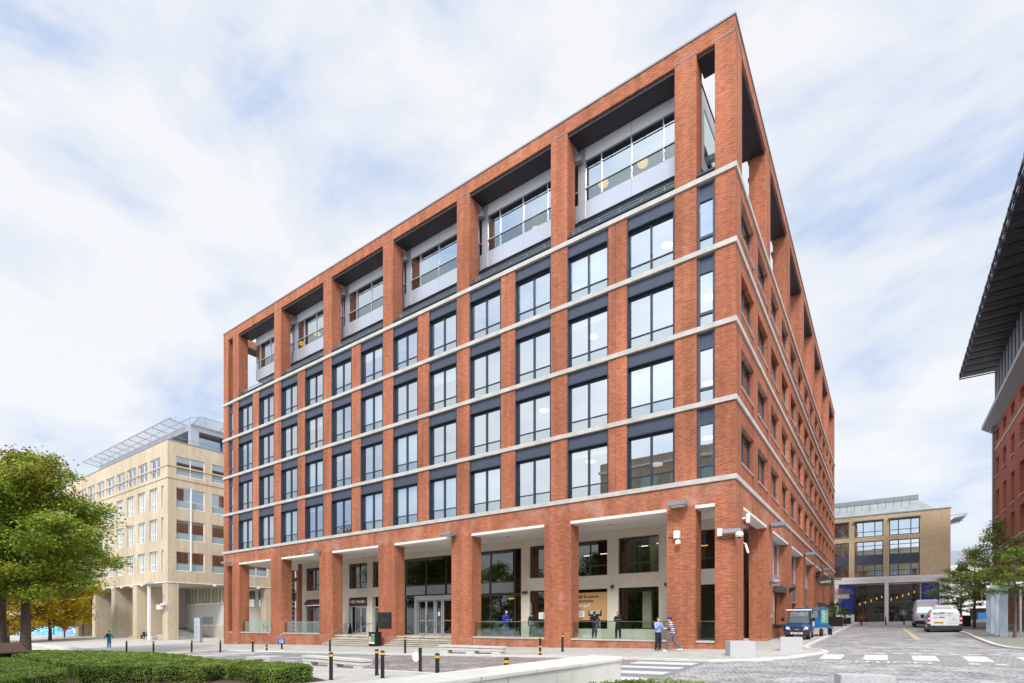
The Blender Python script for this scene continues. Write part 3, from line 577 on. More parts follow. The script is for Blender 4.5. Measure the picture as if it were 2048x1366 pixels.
while x > PX0+.2:
    xn = max(PX0, x-step)
    mul.box(x-.045, PY0-.03, 28.12, x, PY0+.1, 30.72); 
    if k % 2 == 0: seam.box(x-.02, PY0-.006, PZ0, x-.002, PY0-.0005, 28.1); seam.box(x-.02, PY0-.006, 30.74, x-.002, PY0-.0005, PZ1)
    pn.quad((xn, PY0+.04, 28.98), (x-.05, PY0+.04, 28.98), (x-.05, PY0+.04, 30.66), (xn, PY0+.04, 30.66)); gp.quad((xn, PY0+.04, 28.14), (x-.05, PY0+.04, 28.14), (x-.05, PY0+.04, 28.92), (xn, PY0+.04, 28.92))
    x = xn; k += 1
mul.box(PX0, PY0-.02, 28.92, PX1, PY0+.09, 28.98); mul.box(PX0, PY0-.02, 30.66, PX1, PY0+.09, 30.72)
# end wall seen through the corner slot
for a, b, c_, d in ((PY0, PY1, PZ0, 28.1), (PY0, PY1, 31.0, PZ1), (PY0, 2.6, 28.1, 31.0), (9.6, PY1, 28.1, 31.0)): pan.box(PX1-.06, a, c_, PX1, b, d)
mul.box(PX1-.05, 6.0, 28.1, PX1+.02, 6.1, 31)
pn.quad((PX1-.03, 2.6, 28.1), (PX1-.03, 9.6, 28.1), (PX1-.03, 9.6, 31), (PX1-.03, 2.6, 31))
pan.build('metal_panel', 'metal', ph); seam.build('panel_joints', 'steelgrey', ph); pn.build('pane', 'glass_mirror', ph); gp.build('lower_pane', 'glass_green', ph); mul.build('mullion', 'metal', ph)
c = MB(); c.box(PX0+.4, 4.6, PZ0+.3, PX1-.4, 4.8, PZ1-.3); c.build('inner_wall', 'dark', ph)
s = MB(); s.box(-49.5, 4.6, FL[4], -3.6, 4.7, 27.0); s.build('terrace_glazing', 'glass_green', bld)
s = MB(); s.box(-49.3, 5.6, FL[4], -3.8, 10.6, 26.9); s.build('terrace_core', 'interior', bld)
for c_ in mods[1:-1]:
    s = MB(); s.box(c_+.72, 1.0, 30.55, c_+.98, PY0-.02, 30.85); s.box(c_+.3, 1.0, 30.6, c_+.72, 1.2, 30.8); s.build('roof_beam', 'steelgrey', bld)
s = MB(); s.box(-6.0, 3.9, 29.0, -1.0, 4.2, 29.3); s.box(-2.3, 8.6, 29.1, -1.0, 9.0, 29.4); s.build('roof_beam', 'steelgrey', bld)
c = MB(); c.box(-LEN+.6, .55, FL[4]-.03, -.6, DEP-.6, FL[4]+.05); c.build('roof_deck', 'steelgrey', bld)

# ---- recessed ground floor behind the arcade
RY = 4.2; TZ = .40
c = MB(); c.box(-LEN+1.06, .2, TZ-.35, -1.06, 14, TZ); c.box(-LEN+1.06, 14, -1.2, -1.06, DEP-1.05, .3); c.build('terrace_floor', 'stair', bld)
opn = [(-43.42, -40.5, 4.75, 7.12), (-43.42, -40.5, TZ, 3.85), (-36.4, -33.7, 4.72, 7.12), (-36.4, -33.7, TZ, 3.85), (-32.95, -30.2, 4.72, 7.12), (-32.95, -30.2, TZ, 3.85), (-28.7, -22.4, TZ, 7.06), (-20.3, -16.1, TZ, 7.06), (-15.34, -12.2, 4.72, 7.1), (-15.34, -12.2, TZ, 3.8), (-12.0, -9.07, 4.66, 7.07), (-12.0, -9.07, 1.02, 3.75), (-8.27, -5.51, 4.68, 7.06), (-8.27, -5.51, 1.02, 3.75), (-4.3, -1.9, 4.68, 7.06), (-4.3, -1.9, TZ, 3.75)]
c = MB(); holes_wall(c, -44.15, -1.62, TZ, m_-.02, opn, RY, RY+.4, mpA)
mpR = lambda u, w, z: (-1.62-w, u, z)
holes_wall(c, RY+.4, 12.4, TZ, m_-.02, [(4.9, 8.3, TZ, 4.1), (4.9, 8.3, 5.0, 7.06)], 0, .4, mpR)
c.build('arcade_wall', 'cream', bld)
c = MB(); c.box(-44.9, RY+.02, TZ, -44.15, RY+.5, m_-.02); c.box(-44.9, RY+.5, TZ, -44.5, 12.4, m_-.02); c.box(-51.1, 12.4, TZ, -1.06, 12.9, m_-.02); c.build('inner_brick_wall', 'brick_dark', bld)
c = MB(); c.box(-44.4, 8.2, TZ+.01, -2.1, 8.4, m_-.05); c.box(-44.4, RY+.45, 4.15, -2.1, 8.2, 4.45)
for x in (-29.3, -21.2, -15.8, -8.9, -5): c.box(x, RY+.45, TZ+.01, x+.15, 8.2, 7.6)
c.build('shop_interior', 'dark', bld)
c = MB(); c.box(-27.6, 8.0, .9, -24, 8.15, 3.4); c.box(-19.0, 7.9, .6, -16.9, 8.1, 3.7); c.box(-18.8, 7.9, 4.7, -17.2, 8.1, 6.6); c.build('wood_lining', mat('brown_lining', (.23, .12, .06), .6, noise=.2), bld)
c = MB(); c.box(-6.9, 5.0, 1.05, -6.3, 5.3, 3.5); c.tube((-6.4, 6.2, 4.5), (-6.4, 6.2, 7.6), .45, n=16); c.build('inner_column', 'cream', bld)
def glazing(x0, x1, z0, z1, vm, hm, fm='bronze', gm='glass_dark', t=.06, name='window', y=RY+.12, mp=mpA):
    fr = MB()
    mbox(fr, mp, x0+.002, x0+t, y, y+.12, z0, z1); mbox(fr, mp, x1-t, x1-.002, y, y+.12, z0, z1); mbox(fr, mp, x0+t, x1-t, y, y+.12, z1-t*1.3, z1-.002); mbox(fr, mp, x0+t, x1-t, y, y+.12, z0+.002, z0+t)
    for v in vm: mbox(fr, mp, v-t/2, v+t/2, y-.01, y+.11, z0+t, z1-t*1.3)
    for h in hm: mbox(fr, mp, x0+t, x1-t, y+.005, y+.105, h-t/2, h+t/2)
    o = fr.build(name, fm, bld); p = MB(); p.quad(mp(x0+t, y+.06, z0+t), mp(x1-t, y+.06, z0+t), mp(x1-t, y+.06, z1-t), mp(x0+t, y+.06, z1-t)); p.build('pane', gm, o); return o
glazing(-43.42, -40.5, 4.75, 7.12, (-42.0,), (5.35,)); glazing(-36.4, -33.7, 4.72, 7.12, (-34.9,), (5.3,)); glazing(-32.95, -30.2, 4.72, 7.12, (-31.6,), (5.3,))
glazing(-15.34, -12.2, 4.72, 7.1, (-13.8,), (5.35,)); glazing(-12.0, -9.07, 4.66, 7.07, (-10.4,), (5.35,)); glazing(-8.27, -5.51, 4.68, 7.06, (-6.8,), (5.35,)); glazing(-4.3, -1.9, 4.68, 7.06, (), (5.35,))
o = glazing(-28.7, -22.4, 3.76, 7.06, (-26.09, -23.78), (4.70,))
for a, b in ((-28.55, -26.2), (-25.98, -23.9), (-23.65, -22.5)): s = MB(); s.box(a, RY+.10, 3.86, b, RY+.14, 4.62); s.build('panel', 'steelgrey', o)
glazing(-28.7, -27.35, TZ, 3.72, (), ())
o = glazing(-20.3, -16.1, 3.62, 7.06, (-19.08, -16.76), (4.62,))
for a, b in ((-20.2, -19.2), (-18.98, -16.86)): s = MB(); s.box(a, RY+.10, 3.74, b, RY+.14, 4.54); s.build('panel', 'steelgrey', o)
glazing(-20.3, -16.1, TZ, 3.58, (-19.08, -16.76), ())
glazing(-43.42, -40.5, TZ, 3.0, (-42.2,), (), 'steelgrey'); glazing(-8.27, -5.51, 1.02, 3.75, (-7.9,), (3.5,), 'black'); glazing(-4.3, -1.9, TZ, 3.75, (), (1.35, 3.3), 'black')
mpR2 = lambda u, w, z: (-1.62-w+RY, u, z)
glazing(4.9, 8.3, TZ, 4.1, (6.6,), (3.2,), 'black', mp=mpR2); glazing(4.9, 8.3, 5.0, 7.06, (6.6,), (5.7,), 'bronze', mp=mpR2)
# main entrance (grey portal with glazed doors)
c = MB(); y = RY-.12
c.box(-27.3, y, 3.36, -22.5, y+.5, 3.74); c.box(-27.3, y, TZ, -27.0, y+.5, 3.36)
for x in (-24.95, -24.1): c.box(x-.05, y+.02, TZ, x+.05, y+.4, 3.36)
ent = c.build('entrance', 'metal', bld)
def door(x0, x1, z0, z1, y, fm, gm, par, midbar=None, hx=None):
    f = MB(); t = .09
    f.box(x0, y, z0, x0+t, y+.06, z1); f.box(x1-t, y, z0, x1, y+.06, z1); f.box(x0+t, y, z1-t, x1-t, y+.06, z1); f.box(x0+t, y, z0, x1-t, y+.06, z0+t*1.4)
    if midbar: f.box(x0+t, y, midbar-.03, x1-t, y+.06, midbar+.03)
    o = f.build('door', fm, par); p = MB(); p.quad((x0+t, y+.03, z0+t), (x1-t, y+.03, z0+t), (x1-t, y+.03, z1-t), (x0+t, y+.03, z1-t)); p.build('pane', gm, o)
    if hx is not None: h = MB(); h.tube((hx, y-.05, z0+.75), (hx, y-.05, z0+1.7), .02); h.tube((hx, y-.05, z0+.8), (hx, y, z0+.8), .015); h.tube((hx, y-.05, z0+1.6), (hx, y, z0+1.6), .015); h.build('handle', 'steel', o)
    return o
door(-26.98, -26.0, TZ+.01, 3.34, RY+.02, 'metal', 'glass_dark', ent, 1.62, -26.1); door(-25.98, -25.02, TZ+.01, 3.34, RY+.02, 'metal', 'glass_dark', ent, 1.62, -25.88); door(-24.88, -24.17, TZ+.01, 3.34, RY+.06, 'metal', 'glass_dark', ent); door(-24.03, -22.6, TZ+.01, 3.34, RY+.02, 'metal', 'glass_dark', ent, 1.62)
c = MB(); c.box(-24.62, RY+.04, 2.0, -24.4, RY+.05, 2.35); c.build('notice', 'white', ent)
# coffee shop door
c = MB(); c.box(-36.38, RY+.1, TZ, -36.0, RY+.2, 3.0); c.box(-33.9, RY+.1, TZ, -33.72, RY+.2, 3.0); c.box(-36.0, RY+.1, 2.95, -33.9, RY+.2, 3.05); sh = c.build('shop_entrance', 'metal', bld)
door(-35.6, -34.75, TZ+.01, 2.93, RY+.12, 'metal', 'glass_dark', sh, None, -34.85); door(-34.73, -33.92, TZ+.01, 2.93, RY+.12, 'metal', 'glass_dark', sh, None, -34.63)
door(-32.8, -31.9, TZ+.01, 2.93, RY+.12, 'metal', 'glass_dark', sh); door(-15.2, -14.0, TZ+.01, 2.95, RY+.12, 'black', 'glass_dark', sh, None, -14.2); door(-13.9, -12.3, TZ+.01, 2.95, RY+.12, 'black', 'glass_dark', sh)
glazing(-15.34, -12.2, 2.98, 3.8, (), (), 'black')
c = MB(); c.box(-14.6, RY+.1, 1.7, -14.1, RY+.11, 2.2); c.box(-13.9, RY+.1, 1.55, -13.3, RY+.11, 1.95); c.build('notice', 'white', sh)
# plinth walls with stone copings below the glass
PB = [gaps[i] for i in range(len(gaps))]
def plinth(a, b, yb=.12):
    z = TZ-.02; p = MB(); p.box(a+.001, .10, -1.6, b-.001, .5, z); p.build('plinth', 'brick', bld); q = MB(); q.box(a+.003, .04, z, b-.003, .62, z+.09); q.build('plinth_coping', 'stair', bld)
STEPB = []
for a, b in gaps:
    mid = (a+b)/2
    if -33.5 < mid < -19: STEPB.append((a, b)); continue
    plinth(a, b)
# ---- side street elevation ground floor
for i, (a, b) in enumerate(bg):
    if i == 0: continue
    fr = MB(); n = 3
    zlo = 5.0
    for k in range(n+1): x = a+.03+(b-a-.06)*k/n; mbox(fr, mpB, x-.04, x+.04, .62, .72, 3.3 if i > 1 else 4.2, 7.5)
    mbox(fr, mpB, a+.03, b-.03, .62, .72, 4.95, 5.05); mbox(fr, mpB, a+.03, b-.03, .62, .72, 7.42, 7.52)
    o = fr.build('window', 'metal', bld); p = MB(); p.quad(*[mpB(u, .68, z) for u, z in ((a+.05, 5.05), (b-.05, 5.05), (b-.05, 7.42), (a+.05, 7.42))]); p.build('pane', 'glass_mirror', o)
    if i == 1:
        p = MB(); mbox(p, mpB, a+.05, b-.05, .64, .70, 4.2, 4.95); p.build('panel', 'metal', o)
        p = MB(); mbox(p, mpB, a+.02, b-.02, .45, .75, 3.75, 4.15); mbox(p, mpB, b-2.6, b-.1, .05, .45, 3.7, 4.18); p.build('canopy', 'bronze', o)
        [mbox(MB(), mpB, *q_).build('window_post', 'black', bld) for q_ in ((a+2.3, a+3.3, .55, .7, 1.35, 3.75), (b-1.9, b-1.2, .6, .7, 1.35, 3.75))]
        p = MB(); mbox(p, mpB, a, a+2.3, .62, .7, 1.35, 3.75); mbox(p, mpB, a+3.3, b-1.9, .62, .7, 1.35, 3.75); p.build('boarding', 'tan', bld)
        p = MB(); mbox(p, mpB, a+.002, b-.002, .12, .8, -.2, 1.22); p.build('plinth', 'brick', bld); p = MB(); mbox(p, mpB, a+.002, b-.002, .02, .8, 1.22, 1.32); p.build('plinth_coping', 'bronze', bld)
        p = MB(); mbox(p, mpB, b-1.2, b, .55, .95, 1.32, 3.72); p.build('inner_brick_wall', 'brick', bld)
    else:
        p = MB(); zz = 3.3
        while zz < 4.93: mbox(p, mpB, a+.05, b-.05, .60, .66, zz, zz+.05); zz += .11
        mbox(p, mpB, a+.05, b-.05, .66, .70, 3.3, 4.95); p.build('louvre', 'steelgrey', o)
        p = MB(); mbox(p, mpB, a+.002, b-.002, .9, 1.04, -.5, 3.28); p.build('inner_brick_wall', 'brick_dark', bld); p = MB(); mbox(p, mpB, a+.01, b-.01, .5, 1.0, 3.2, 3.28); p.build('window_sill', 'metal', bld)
for i in (4, 5, 6):
    a, b = bg[i]; s = MB()
    for k in range(5): s.box(-.02-.0, a+.8, 3.6-k*.12, .75-k*.02, b-1.4, 3.64-k*.12)
    s.build('window_canopy', 'steelgrey', bld)

# stone steps between piers
for (a, b), lab in zip(STEPB, ('six broad stone steps in front of the coffee shop door', 'broad stone steps up to the main glazed office entrance') if STEPB[0][0] < STEPB[1][0] else ()):
    s = MB(); zb = g((a+b)/2, 0)-.1; n = 6; top = TZ-.005
    for k in range(n):
        z = top-(k+1)*(top-g((a+b)/2, -.6)-PAV)/(n)*1.0+(top-g((a+b)/2, -.6)-PAV)/n
        y0 = .95-.32*k; s.box(a+.002+(0 if y0-.34 > 0 else 0), y0-.34 if k < n else y0, zb-.6, b-.002, y0+(.3 if k == 0 else 0), z-(.16 if k else 0)) if False else s.box(a+.002, y0-.36, zb-.6, b-.002, y0-.04, z)
        s.box(a+.002, y0-.43, z-.055, b-.002, y0-.36, z-.001)
    o = s.build('stone_steps', 'stair'); tag(o, lab, 'steps')

# ================================================================== OTHER BUILDINGS
def window_unit(nm, par, mp, u0, u1, z0, z1, vm=(), hm=(), w=.25, fm='white', gm='glass_mirror', t=.09, sp=None, spm='teal'):
    fr = MB(); e_ = .002
    mbox(fr, mp, u0+e_, u0+t, w, w+.1, z0+e_, z1-e_); mbox(fr, mp, u1-t, u1-e_, w, w+.1, z0+e_, z1-e_); mbox(fr, mp, u0+t, u1-t, w, w+.1, z1-t, z1-e_); mbox(fr, mp, u0+t, u1-t, w, w+.1, z0+e_, z0+t)
    for v in vm: mbox(fr, mp, v-t*.5, v+t*.5, w-.01, w+.09, z0+t, z1-t)
    for h in hm: mbox(fr, mp, u0+t, u1-t, w+.005, w+.085, h-t*.35, h+t*.35)
    o = fr.build(nm, fm, par); p = MB(); zz = sp if sp else z0+t
    p.quad(mp(u0+t, w+.05, zz), mp(u1-t, w+.05, zz), mp(u1-t, w+.05, z1-t), mp(u0+t, w+.05, z1-t)); p.build('pane', gm, o)
    if sp: p = MB(); mbox(p, mp, u0+t, u1-t, w+.03, w+.06, z0+t, zz-.003); p.build('panel', spm, o)
    return o
# ---- buff building on the left
BX, BY = -79.0, 5.2
bf = empty('office_building', (0, 0, 0), 'buff brick office building with white louvred rooftop canopy, left of the red brick block', 'building')
mpF = lambda u, w, z: (u, BY+w, z); mpG = lambda u, w, z: (BX-w, u, z)
R4 = [(9.15, 12.15), (13.72, 16.95), (18.42, 21.62)]
hsF = []; wF = []
for k in range(9):
    b = -82.6-4.37*k; wF += [(b-2.8, b, z0, z1) for z0, z1 in R4]
hsF = [h for h in wF]+[(-81.2, -80.4, z0, z1) for z0, z1 in R4]
tF = [(-85.06-4.47*k, -81.56-4.47*k, 23.2, 26.0) for k in range(9)]; hsF += tF
sG = []
for k in range(9):
    a = 6.32+5.08*k; sG += [(a, a+4.0, z0, z1) for z0, z1 in ((9.1, 12.0), (13.7, 16.65), (18.4, 21.4), (23.2, 26.0))]
c = MB(); holes_wall(c, -124, BX, 7.4, 28.1, hsF, 0, .45, mpF); holes_wall(c, BY+.45, 62, 7.4, 28.1, sG, 0, .45, mpG)
c.box(-124, BY+.45, 7.2, -123.5, 62, 28.1); c.box(-123.5, 61.5, 7.2, -79.5, 62, 28.1); c.box(-123.5, BY+.45, 7.2, BX-.45, 61.5, 7.4)
for z in (22.6, 24.35): c.box(-124, BY-.1, z, BX+.1, BY, z+.1 if z < 23 else z+.2); c.box(BX, BY, z, BX+.1, 62, z+.1 if z < 23 else z+.2)
c.build('wall', 'buff', bf)
for px0 in (-118.5, -109.8, -100.7, -91.7):
    p = MB(); p.box(px0, BY, -1.9, px0+1.55, BY+4.6, 7.395); p.build('pier', 'buff', bf)
p = MB(); p.box(-80.8, BY, -1.9, BX, BY+1.45, 7.395); p.build('pier', 'buff', bf)
for yy in (20, 31, 42, 53): p = MB(); p.box(-80.5, yy, -1.9, BX, yy+1.4, 7.395); p.build('pier', 'buff', bf)
c = MB(); c.box(-124, 13.6, 4.55, -79.2, 13.8, 7.2); c.build('upper_wall', 'cream', bf)
c = MB(); c.box(-124, 13.6, .96, -79.2, 13.8, 4.5); c.box(-93.5, 9.6, -1.8, -93.1, 13.6, 7.2); c.build('white_wall', 'concrete', bf)
c = MB(); c.box(-124, 13.4, -1.9, -79.2, 13.8, .93); c.build('ramp_wall', 'stair', bf)
c = MB(); holes_wall(c, 13.8, 61, -1.9, 7.2, [(15+5*k, 19.4+5*k, 4.0, 6.8) for k in range(9)], 2.0, 2.3, mpG); c.build('inner_wall', 'concrete', bf)
for k in range(9): window_unit('window', bf, mpG, 15+5*k, 19.4+5*k, 4.0, 6.8, (17.2+5*k,), (5.0,), 2.1, 'steelgrey', 'glass_dark', .08)
c = MB(); c.prism([(-93, -1.35), (-79.2, -1.35), (-93, .5)], 11.6, 13.38, 'y'); c.build('ramp', 'slab_dark', bf)
c = MB(); c.tube((-92.5, 11.5, 1.55), (-79.5, 11.5, -.1), .05)
for k in range(6): c.tube((-92+2.4*k, 11.5, -1.3), (-92+2.4*k, 11.5, 1.5-.3*k), .035)
c.build('handrail', 'steelgrey', bf)
for i in range(3): window_unit('window', bf, lambda u, w, z: (u, 13.35+w, z), -92.6+4.6*i, -88.3+4.6*i, 4.55, 7.15, [-92.6+4.6*i+1.1*j for j in (1, 2, 3)], (5.4,), 0, 'cream', 'glass_dark', .10)
c = MB(); c.box(-86.8, 13.5, 1.2, -83.5, 13.6, 2.4); c.build('display_window', 'teal', bf)
# glazed lobby front under the left part
for a, b in ((-98.9, -92.0), (-108.0, -101.0), (-116.8, -110.0)):
    window_unit('lobby_window', bf, lambda u, w, z: (u, BY+4.6+w, z), a, b, -1.0, 7.1, [a+(b-a)*j/4 for j in (1, 2, 3)], (1.2, 2.9, 4.6), 0, 'white', 'glass_mirror', .12)
c = MB(); 
for a in (-108.0, -99, -90): 
    for k in range(5): c.box(a, BY+1.5+.4*k, -1.5, a+6.6, BY+3.5, -1.25+.2*k-.0*k) if False else c.box(a, BY+1.2+.4*k, -1.7, a+6.6, BY+1.6+.4*k, -1.15+.18*k)
c.build('front_steps', 'stair', bf)
for a, b, z0, z1 in wF: window_unit('window', bf, mpF, a, b, z0, z1, [a+.55, a+1.1, (a+b)/2+.4], (z0+1.0,), .28, 'white', 'glass_mirror', .13)
for z0, z1 in R4: window_unit('slit_window', bf, mpF, -81.2, -80.4, z0, z1, (), (z0+1.0,), .25, 'white', 'glass_mirror', .1)
for a, b, z0, z1 in tF: window_unit('window', bf, mpF, a, b, z0, z1, [(a+b)/2], (z0+.95,), .2, 'white', 'glass_mirror', .12)
for k in range(9):
    for z0, z1 in ((9.1, 12.0), (13.7, 16.65), (18.4, 21.4), (23.2, 26.0)):
        a = 6.32+5.08*k
        if a > 30: continue
        window_unit('window', bf, mpG, a, a+4, z0, z1, [a+2], (), .15, 'white', 'glass_mirror', .10, z0+1.05)
c = MB()
for k in range(5, 9):
    for z0, z1 in ((9.1, 12.0), (13.7, 16.65), (18.4, 21.4), (23.2, 26.0)): mbox(c, mpG, 6.32+5.08*k, 10.32+5.08*k, .2, .25, z0, z1)
c.build('window_band', 'teal', bf)['kind'] = 'stuff'
c = MB(); c.box(BX+.02, 8.24, 9.2, BX+.2, 8.38, 21.5); c.build('downpipe', 'white', bf)
c = MB(); c.box(BX-.1, BY-.12, 7.3, BX+.12, 62, 7.4); c.box(-124, BY-.12, 7.3, BX-.1, BY+.1, 7.4)
for k in range(11): c.box(-84-4*k, BY-.3, 7.05, -83.6-4*k, BY, 7.3)
c.box(BX, 11.5, 7.05, BX+.3, 11.9, 7.3); c.box(BX, 18.5, 7.05, BX+.3, 18.9, 7.3); c.build('arcade_trim', 'white', bf)
c = MB(); c.box(-124.1, BY-.06, 28.1, BX+.06, BY+.5, 28.2); c.box(BX-.5, BY+.5, 28.1, BX+.06, 62, 28.2); c.build('coping', 'steelgrey', bf)
pl = MB(); pl.box(-119, 9.4, 28.1, -81.0, 58, 28.9); pl.box(-119, 9.0, 31.0, -80.6, 59, 32.0); pl.box(-81.4, 9.0, 28.1, -80.6, 10.2, 31.0)
pl.box(-118.8, 9.0, 28.1, -117.8, 9.6, 31); 
for k in range(9): pl.box(-81.2, 14.5+5*k, 28.1, -80.9, 14.8+5*k, 31)
ro = pl.build('rooftop_plant_room', 'metal', bf)
c = MB(); c.box(-118, 10.6, 28.5, -82, 57, 31.0); c.build('glazed_screen', 'glass_mirror', ro)
c = MB(); 
for k in range(9):
    y = 6.9+.34*k; c.box(-120.5, y, 32.45-.05*k, -82.2, y+.05, 32.53-.05*k)
for k in range(13): x = -120.5+3.15*k; c.obox((x+.05, 8.3, 32.22), (.09, 2.8, .12), 0, -.13)
c.box(-120.5, 6.75, 32.4, -82.2, 6.83, 32.58); c.build('louvre_canopy', 'metal', ro)
c = MB()
for k in range(8): x = -80.5+.33*k; c.box(x, 9.0, 31.85+.07*k, x+.05, 58, 31.92+.07*k)
for k in range(12): c.obox((-79.3, 9.05+4*k, 32.0), (2.6, .09, .12), 0, 0, -.2)
c.build('louvre_canopy', 'metal', ro)
c = MB(); c.tube((-119, 9.2, 33.0), (-81, 9.2, 33.0), .05); c.tube((-81, 9.2, 33.0), (-80, 10.4, 33.2), .05); c.tube((-80, 10.4, 33.2), (-80, 58, 33.2), .05)
for k in range(10): c.tube((-80.2, 11+5*k, 32), (-80.2, 11+5*k, 33.2), .04)
for k in range(9): c.tube((-119+4.7*k, 9.2, 32), (-119+4.7*k, 9.2, 33), .04)
c.tube((BX-.1, BY+.3, 28.75), (BX-.1, 60, 28.75), .04); c.build('roof_rail', 'steelgrey', ro)

# ---- building across the end of the side street
EY = 70.0; en = empty('office_building', (0, 0, 0), 'yellow brick building closing the end of the cobbled side street', 'building')
mpE = lambda u, w, z: (u, EY+w, z)
eW = [(-7.0+4.43*k+.37, -7.0+4.43*k+.37+3.68) for k in (0, 1)]+[(2.23, 5.92), (6.66, 10.34)]
hs = [(a, b, 14.7, 17.05) for a, b in eW]+[(a, b, 8.55, 14.0) for a, b in eW]
c = MB(); holes_wall(c, -12, 13.85, 8.5, 17.95, hs, 0, .4, mpE); c.box(13.45, EY+.4, 8.5, 13.85, EY+25, 17.95); c.box(-12, EY+24.6, 0, 13.45, EY+25, 17.95); c.build('wall', 'buff2', en)
c = MB(); c.box(-12, EY-.06, 7.5, 13.87, EY+.4, 7.95); c.box(-12, EY-.03, 7.98, 13.86, EY+.4, 8.48)
for x in (-4.6, -.9, 6.08, 12.75): c.box(x, EY-.02, .9, x+(1.0 if x > 12 or x == -.9 else .5), EY+.4, 7.5)
c.box(-.0, EY-.03, .9, 2.2, EY+.3, 2.7); c.box(10.5, EY-.03, .9, 12.7, EY+.3, 2.7); c.build('stone_front', 'white', en)
for a, b in eW:
    window_unit('window', en, mpE, a, b, 14.7, 17.05, (a+1.13, a+2.63), (15.5,), .15, 'navy', 'glass_mirror', .12)
    o = window_unit('window', en, mpE, a, b, 8.55, 14.0, (a+1.13, a+2.63), (10.3, 11.8, 9.4, 13.3), .15, 'navy', 'glass_mirror', .12)
    p = MB(); mbox(p, mpE, a+.12, b-.12, .12, .17, 10.4, 11.75); p.build('panel', 'sky_blue', o).data.materials[0] = M['navy']
    p = MB(); mbox(p, mpE, a-.1, b+.1, -.5, .1, 17.15, 17.3); p.build('sunshade', 'steelgrey', o)
for a, b, n in ((2.3, 6.05, 2), (6.62, 10.38, 2), (-4.0, -1.0, 1)): window_unit('shop_window', en, mpE, a, b, 1.5, 7.48, [a+1.55, a+3.0][:n], (3.9,), .1, 'frame', 'glass_dark', .07)
c = MB(); c.box(.0, EY, 2.72, 2.2, EY+.1, 7.4); c.build('mural', 'mural', en)
c = MB(); c.box(10.5, EY, 2.72, 12.65, EY+.1, 7.3); c.build('mural', 'mural', en)
s = MB(); rs = random.Random(5)
for k in range(70): x, z = 10.9+rs.random()*1.5, 3+rs.random()*4; s.tube((x, EY-.01, z), (x, EY, z), .03, n=5)
for k in range(30): x, z = .2+rs.random()*1.9, 4.5+rs.random()*2.8; s.tube((x, EY-.01, z), (x, EY, z), .02, n=5)
s.build('mural_stars', 'white', en)['kind'] = 'stuff'
c = MB(); c.box(-6, EY+3.0, .9, 10.4, EY+3.2, 7.4); c.box(2.4, EY+.6, 1.5, 6.0, EY+.8, 3.8); c.box(6.8, EY+1, 1.5, 8.6, EY+1.2, 2.6); c.box(-12, EY+1, .9, -6, EY+1.1, 7.4); c.build('shop_interior', 'dark', en)
c = MB(); c.box(2.5, EY+.3, 1.6, 3.6, EY+.5, 2.5); c.build('red_panel', mat('coral_panel', (.6, .09, .10), .6), en)
for k, (x, z) in enumerate(((2.9, 4.35), (3.65, 4.6), (4.4, 4.85), (5.1, 5.15), (5.75, 5.4), (6.9, 5.0), (7.6, 5.25), (8.3, 5.5), (9.0, 5.75), (9.7, 6.0))):
    p = MB(); p.tube((x, EY+1.2, z-.18), (x+.06*(1 if k > 4 else -1), EY+1.2, z+.18), .05, .07); o = p.build('pendant_lamp', 'orange'); q = MB(); q.tube((x, EY+1.2, z+.18), (x, EY+1.2, 7.3), .008, n=4); q.build('cable', 'black', o)
    tag(o, ('%s glowing tube lamp from the left behind the %s shop window at the street end' % (['first', 'second', 'third', 'fourth', 'fifth'][k % 5], 'left' if k < 5 else 'right')), 'lamp', 'glowing tube lamps in the shop windows')
c = MB(); c.prism([(EY+.6, 17.95), (EY+22, 17.95), (EY+20, 20.2), (EY+2.6, 20.2)], -12, 10.2); c.prism([(-1, 0), (0, 0), (0, 1)], 0, .01) if False else None
c.add([(10.2, EY+.6, 17.95), (12.4, EY+.6, 18.0), (12.4, EY+20, 18.0), (10.2, EY+22, 17.95), (10.2, EY+2.6, 20.2), (10.2, EY+20, 20.2)], [(0, 1, 4), (1, 2, 5, 4), (2, 3, 5), (0, 3, 2, 1)])
for k in range(22): c.obox((-11.8+k, EY+1.62, 19.12), (.05, .06, 3.0), 0, .72)
c.build('roof', 'roofmetal', en); c = MB(); c.box(-12, EY-.08, 17.95, 13.95, EY+.6, 18.1); c.box(-12, EY+2.5, 20.2, 10.3, EY+12, 20.9); c.build('roof_trim', 'steelgrey', en)
c = MB()
for k in range(6): c.obox((14.02+.26*k, EY+1.6, 16.25+.05*k), (.07, 2.8, 1.15), 0, 0, .75)
c.tube((13.87, EY+.3, 16.9), (15.7, EY+.3, 17.05), .04); c.tube((13.87, EY+.3, 15.8), (15.3, EY+.3, 16.0), .04); c.build('louvre_canopy', 'steelgrey', en)

